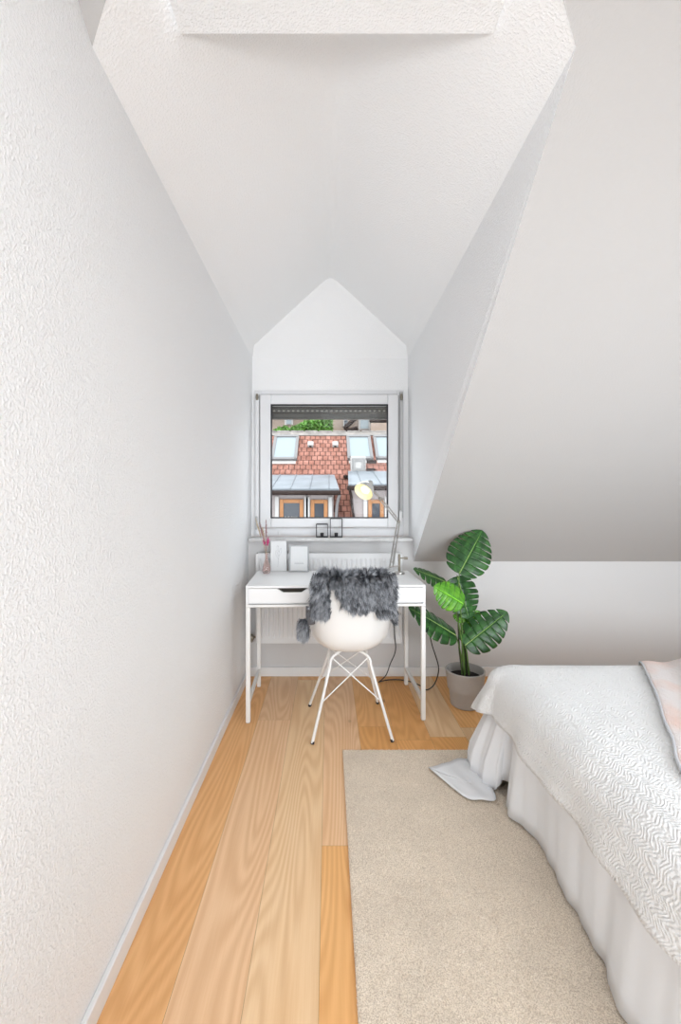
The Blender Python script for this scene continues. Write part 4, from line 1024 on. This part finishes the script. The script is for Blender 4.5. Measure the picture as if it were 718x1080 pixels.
def dormer(X0, X1, yf, ytop, yback_px, wins, curve):
    zt = at(0, ytop, yf - .2).z                     # top of front roof edge
    Yb = 8.852 / (.839 - (525 - yback_px) / F); zb_ = .784 + .839 * (Yb - 10)
    body_z0 = .784 + .839 * (yf - 10) - .4
    bm = B(); vsd = [(X0, yf, body_z0), (X1, yf, body_z0), (X1, yf, zt - .13), (X0, yf, zt - .13), (X0, Yb, zb_ - .1), (X1, Yb, zb_ - .1)]
    bm.free()
    d_ = pyd('dormer', vsd, [(0, 1, 2, 3), (0, 3, 4), (1, 5, 2)], 'render', house)
    x0, x1 = X0 - .12, X1 + .12
    vr_ = [(x0, yf - .2, zt - .05), (x1, yf - .2, zt - .05), (x1 - .08, Yb, zb_ + .03), (x0 + .08, Yb, zb_ + .03), (x0, yf - .2, zt), (x1, yf - .2, zt), (x1 - .08, Yb, zb_ + .08), (x0 + .08, Yb, zb_ + .08)]
    pyd('dormer_roof', vr_, [(0, 1, 2, 3), (4, 7, 6, 5), (0, 4, 5, 1), (1, 5, 6, 2), (3, 2, 6, 7), (0, 3, 7, 4)], 'zinc', d_)
    bm = B(); k = x0 + .3
    while k < x1:
        A = Vector((k, yf - .2, zt + .01)); Bp = Vector((k, Yb, zb_ + .09)); tube(bm, [A, Bp], .012, 4); k += .42
    bmo('seam', bm, 'zinc', d_)
    bm = B(); box(bm, x0, x1, yf - .23, yf - .19, zt - .14, zt - .055); bmo('fascia', bm, 'brown', d_)
    bm = B(); box(bm, x0 + .02, x1 - .02, yf - .17, yf - .12, zt - .085, zt - .052); bmo('soffit_board', bm, 'white_out', d_)
    bm = B(); tube(bm, [(x0 - .03, yf - .29, zt - .085), (x1 + .03, yf - .29, zt - .085)], .05, 10); bmo('gutter', bm, 'brown', d_)
    for (a, b, c, m_) in wins:
        xa, xb2 = at(a, 0, yf).x, at(b, 0, yf).x; z1_ = at(0, c, yf).z; z0_ = z1_ - .56
        bm = B(); ring(bm, xa, xb2, z0_, z1_, .085, yf - .04, yf + .02, .008); f2 = bmo('dormer_window', bm, m_, d_)
        bm = B(); box(bm, xa + .085, xb2 - .085, yf - .012, yf - .008, z0_ + .085, z1_ - .085); bmo('dormer_pane', bm, 'glassdark', d_)
        for xq in (xa - .10, xb2 + .02):
            bm = B(); box(bm, xq, xq + .08, yf - .05, yf - .001, z0_ - .05, z1_ + .06); bmo('window_post', bm, 'white_out', d_)
        bm = B(); rq = random.Random(int(a))
        for q_ in range(26):
            c3 = Vector((rq.uniform(xa + .12, xb2 - .12), yf - .02 - rq.random() * .03, z0_ + .10 + rq.random() * .07)); bmesh.ops.create_icosphere(bm, subdivisions=1, radius=.022, matrix=Matrix.Translation(c3))
        if a < 350: bmo('window_box_flowers', bm, 'white_out' if a < 320 else 'foliage', d_)
    return d_
dormer(-5.2, .12, 9.6, 515.5, 504, [(295, 320, 526.5, 'orange'), (327.5, 345.5, 527, 'orange')], 0)
bm = B(); q0 = at(353.5, 0, 9.5).x; tube(bm, [(.24, 9.32, 1.30), (.20, 9.5, 1.12), (.18, 9.56, .9), (.18, 9.56, .2)], .035, 8); bmo('downpipe', bm, 'flash', house, True)
dormer(.56, 4.8, 9.6, 510.5, 500, [(388, 404.5, 527, 'orange'), (420, 440, 527, 'orange')], 0)
bm = B(); tube(bm, smoothpath([(.46, 9.30, 1.42), (.50, 9.42, 1.30), (.53, 9.52, 1.05), (.60, 9.56, .6)], 5), .03, 8); bmo('downpipe', bm, 'brown', house, True)

# houses and trees behind
h2 = thing('house', 'beige house with a dark roof edge behind the tile roof, upper right', 'house', (3, 19, -7))
def b2(name, x0p, x1p, y0p, y1p, Y, dep, m_, par):
    a = at(x0p, y0p, Y); b = at(x1p, y1p, Y); bm = B(); box(bm, a.x, b.x, Y, Y + dep, b.z, a.z); return bmo(name, bm, m_, par)
a = at(350.5, 470, 18)
bm = B(); box(bm, a.x, a.x + 7, 18.0, 19.9, -7, 5.2); bmo('wall', bm, 'beige', h2)
wq = b2('window', 378, 390.5, 441.5, 453.5, 17.9, .08, 'white_out', h2); b2('pane', 380, 388.5, 443, 452, 17.86, .03, 'skyglass', wq)
wq = b2('window', 362, 367, 442, 450, 17.9, .08, 'white_out', h2); b2('pane', 363, 366.5, 443, 449.5, 17.86, .03, 'glassdark', wq)
p1, p2 = at(363, 452, 17.7), at(376, 440, 17.7)
bm = B(); tube(bm, [p1, p2], .10, 6); tube(bm, [at(364, 455, 17.7), at(377, 452, 17.7)], .10, 6); bmo('verge_board', bm, 'brown', h2)
b2('beam', 390, 412, 438, 444.5, 17.7, .2, 'brown', h2); b2('balcony_panel', 391, 425, 446, 458, 17.6, .2, 'beige', h2)
bm = B(); box(bm, a.x - .05, a.x + 7.3, 17.5, 20.1, 5.2, 5.5); bmo('roof', bm, 'brown', h2)
h3 = thing('house', 'pale cream house wall behind the bright green tree, upper left', 'house', (-4.5, 20, -7))
bm = B(); box(bm, -7.5, at(348.5, 0, 20.5).x, 20.5, 24, -7, 5.2); bmo('wall', bm, 'beige', h3)
wq = b2('window', 300, 309, 441, 448, 20.4, .08, 'white_out', h3); b2('pane', 302, 307, 442, 447, 20.36, .03, 'skyglass', wq)
bm = B(); box(bm, -7.8, at(348.5, 0, 20.5).x + .05, 20.2, 24.3, 5.2, 5.5); bmo('roof', bm, 'brown', h3)
tree = thing('tree', 'bright green leafy tree showing above the roof ridge', 'tree', (-1.0, 17, -7))
bm = B(); tube(bm, [(-1.0, 17, -7), (-1.05, 17, 0), (-1.0, 17, 3)], [.2, .15, .08], 10); bmo('trunk', bm, 'stemdark', tree)
rq = np.random.default_rng(8); n = 14000
c3 = rq.normal(size=(n, 3)); c3 /= np.linalg.norm(c3, axis=1, keepdims=True); c3 *= rq.uniform(.6, 1.0, (n, 1)) ** .5
cen_ = np.array([[-.75, 17, 3.55], [-1.75, 17, 3.3], [-.2, 17.2, 3.7], [-1.2, 16.8, 3.3]])[rq.integers(0, 4, n)]
cen_ = cen_ + c3 * np.array([.62, .7, .75]); keep = cen_[:, 0] < .15
cen_ = cen_[keep]; n = len(cen_); dd = rq.normal(size=(n, 3)); dd /= np.linalg.norm(dd, axis=1, keepdims=True)
tufts('crown', cen_, dd, rq.uniform(.08, .16, n), np.full(n, .09), rq.random(n), 'foliage', tree)['kind'] = 'stuff'
gr = pyd('ground', [(-40, 3.6, -7.01), (40, 3.6, -7.01), (40, 60, -7.01), (-40, 60, -7.01)], [(0, 1, 2, 3)], mat('yard_ground', (.25, .24, .22), .95, var=(1, .2))); struct(gr)
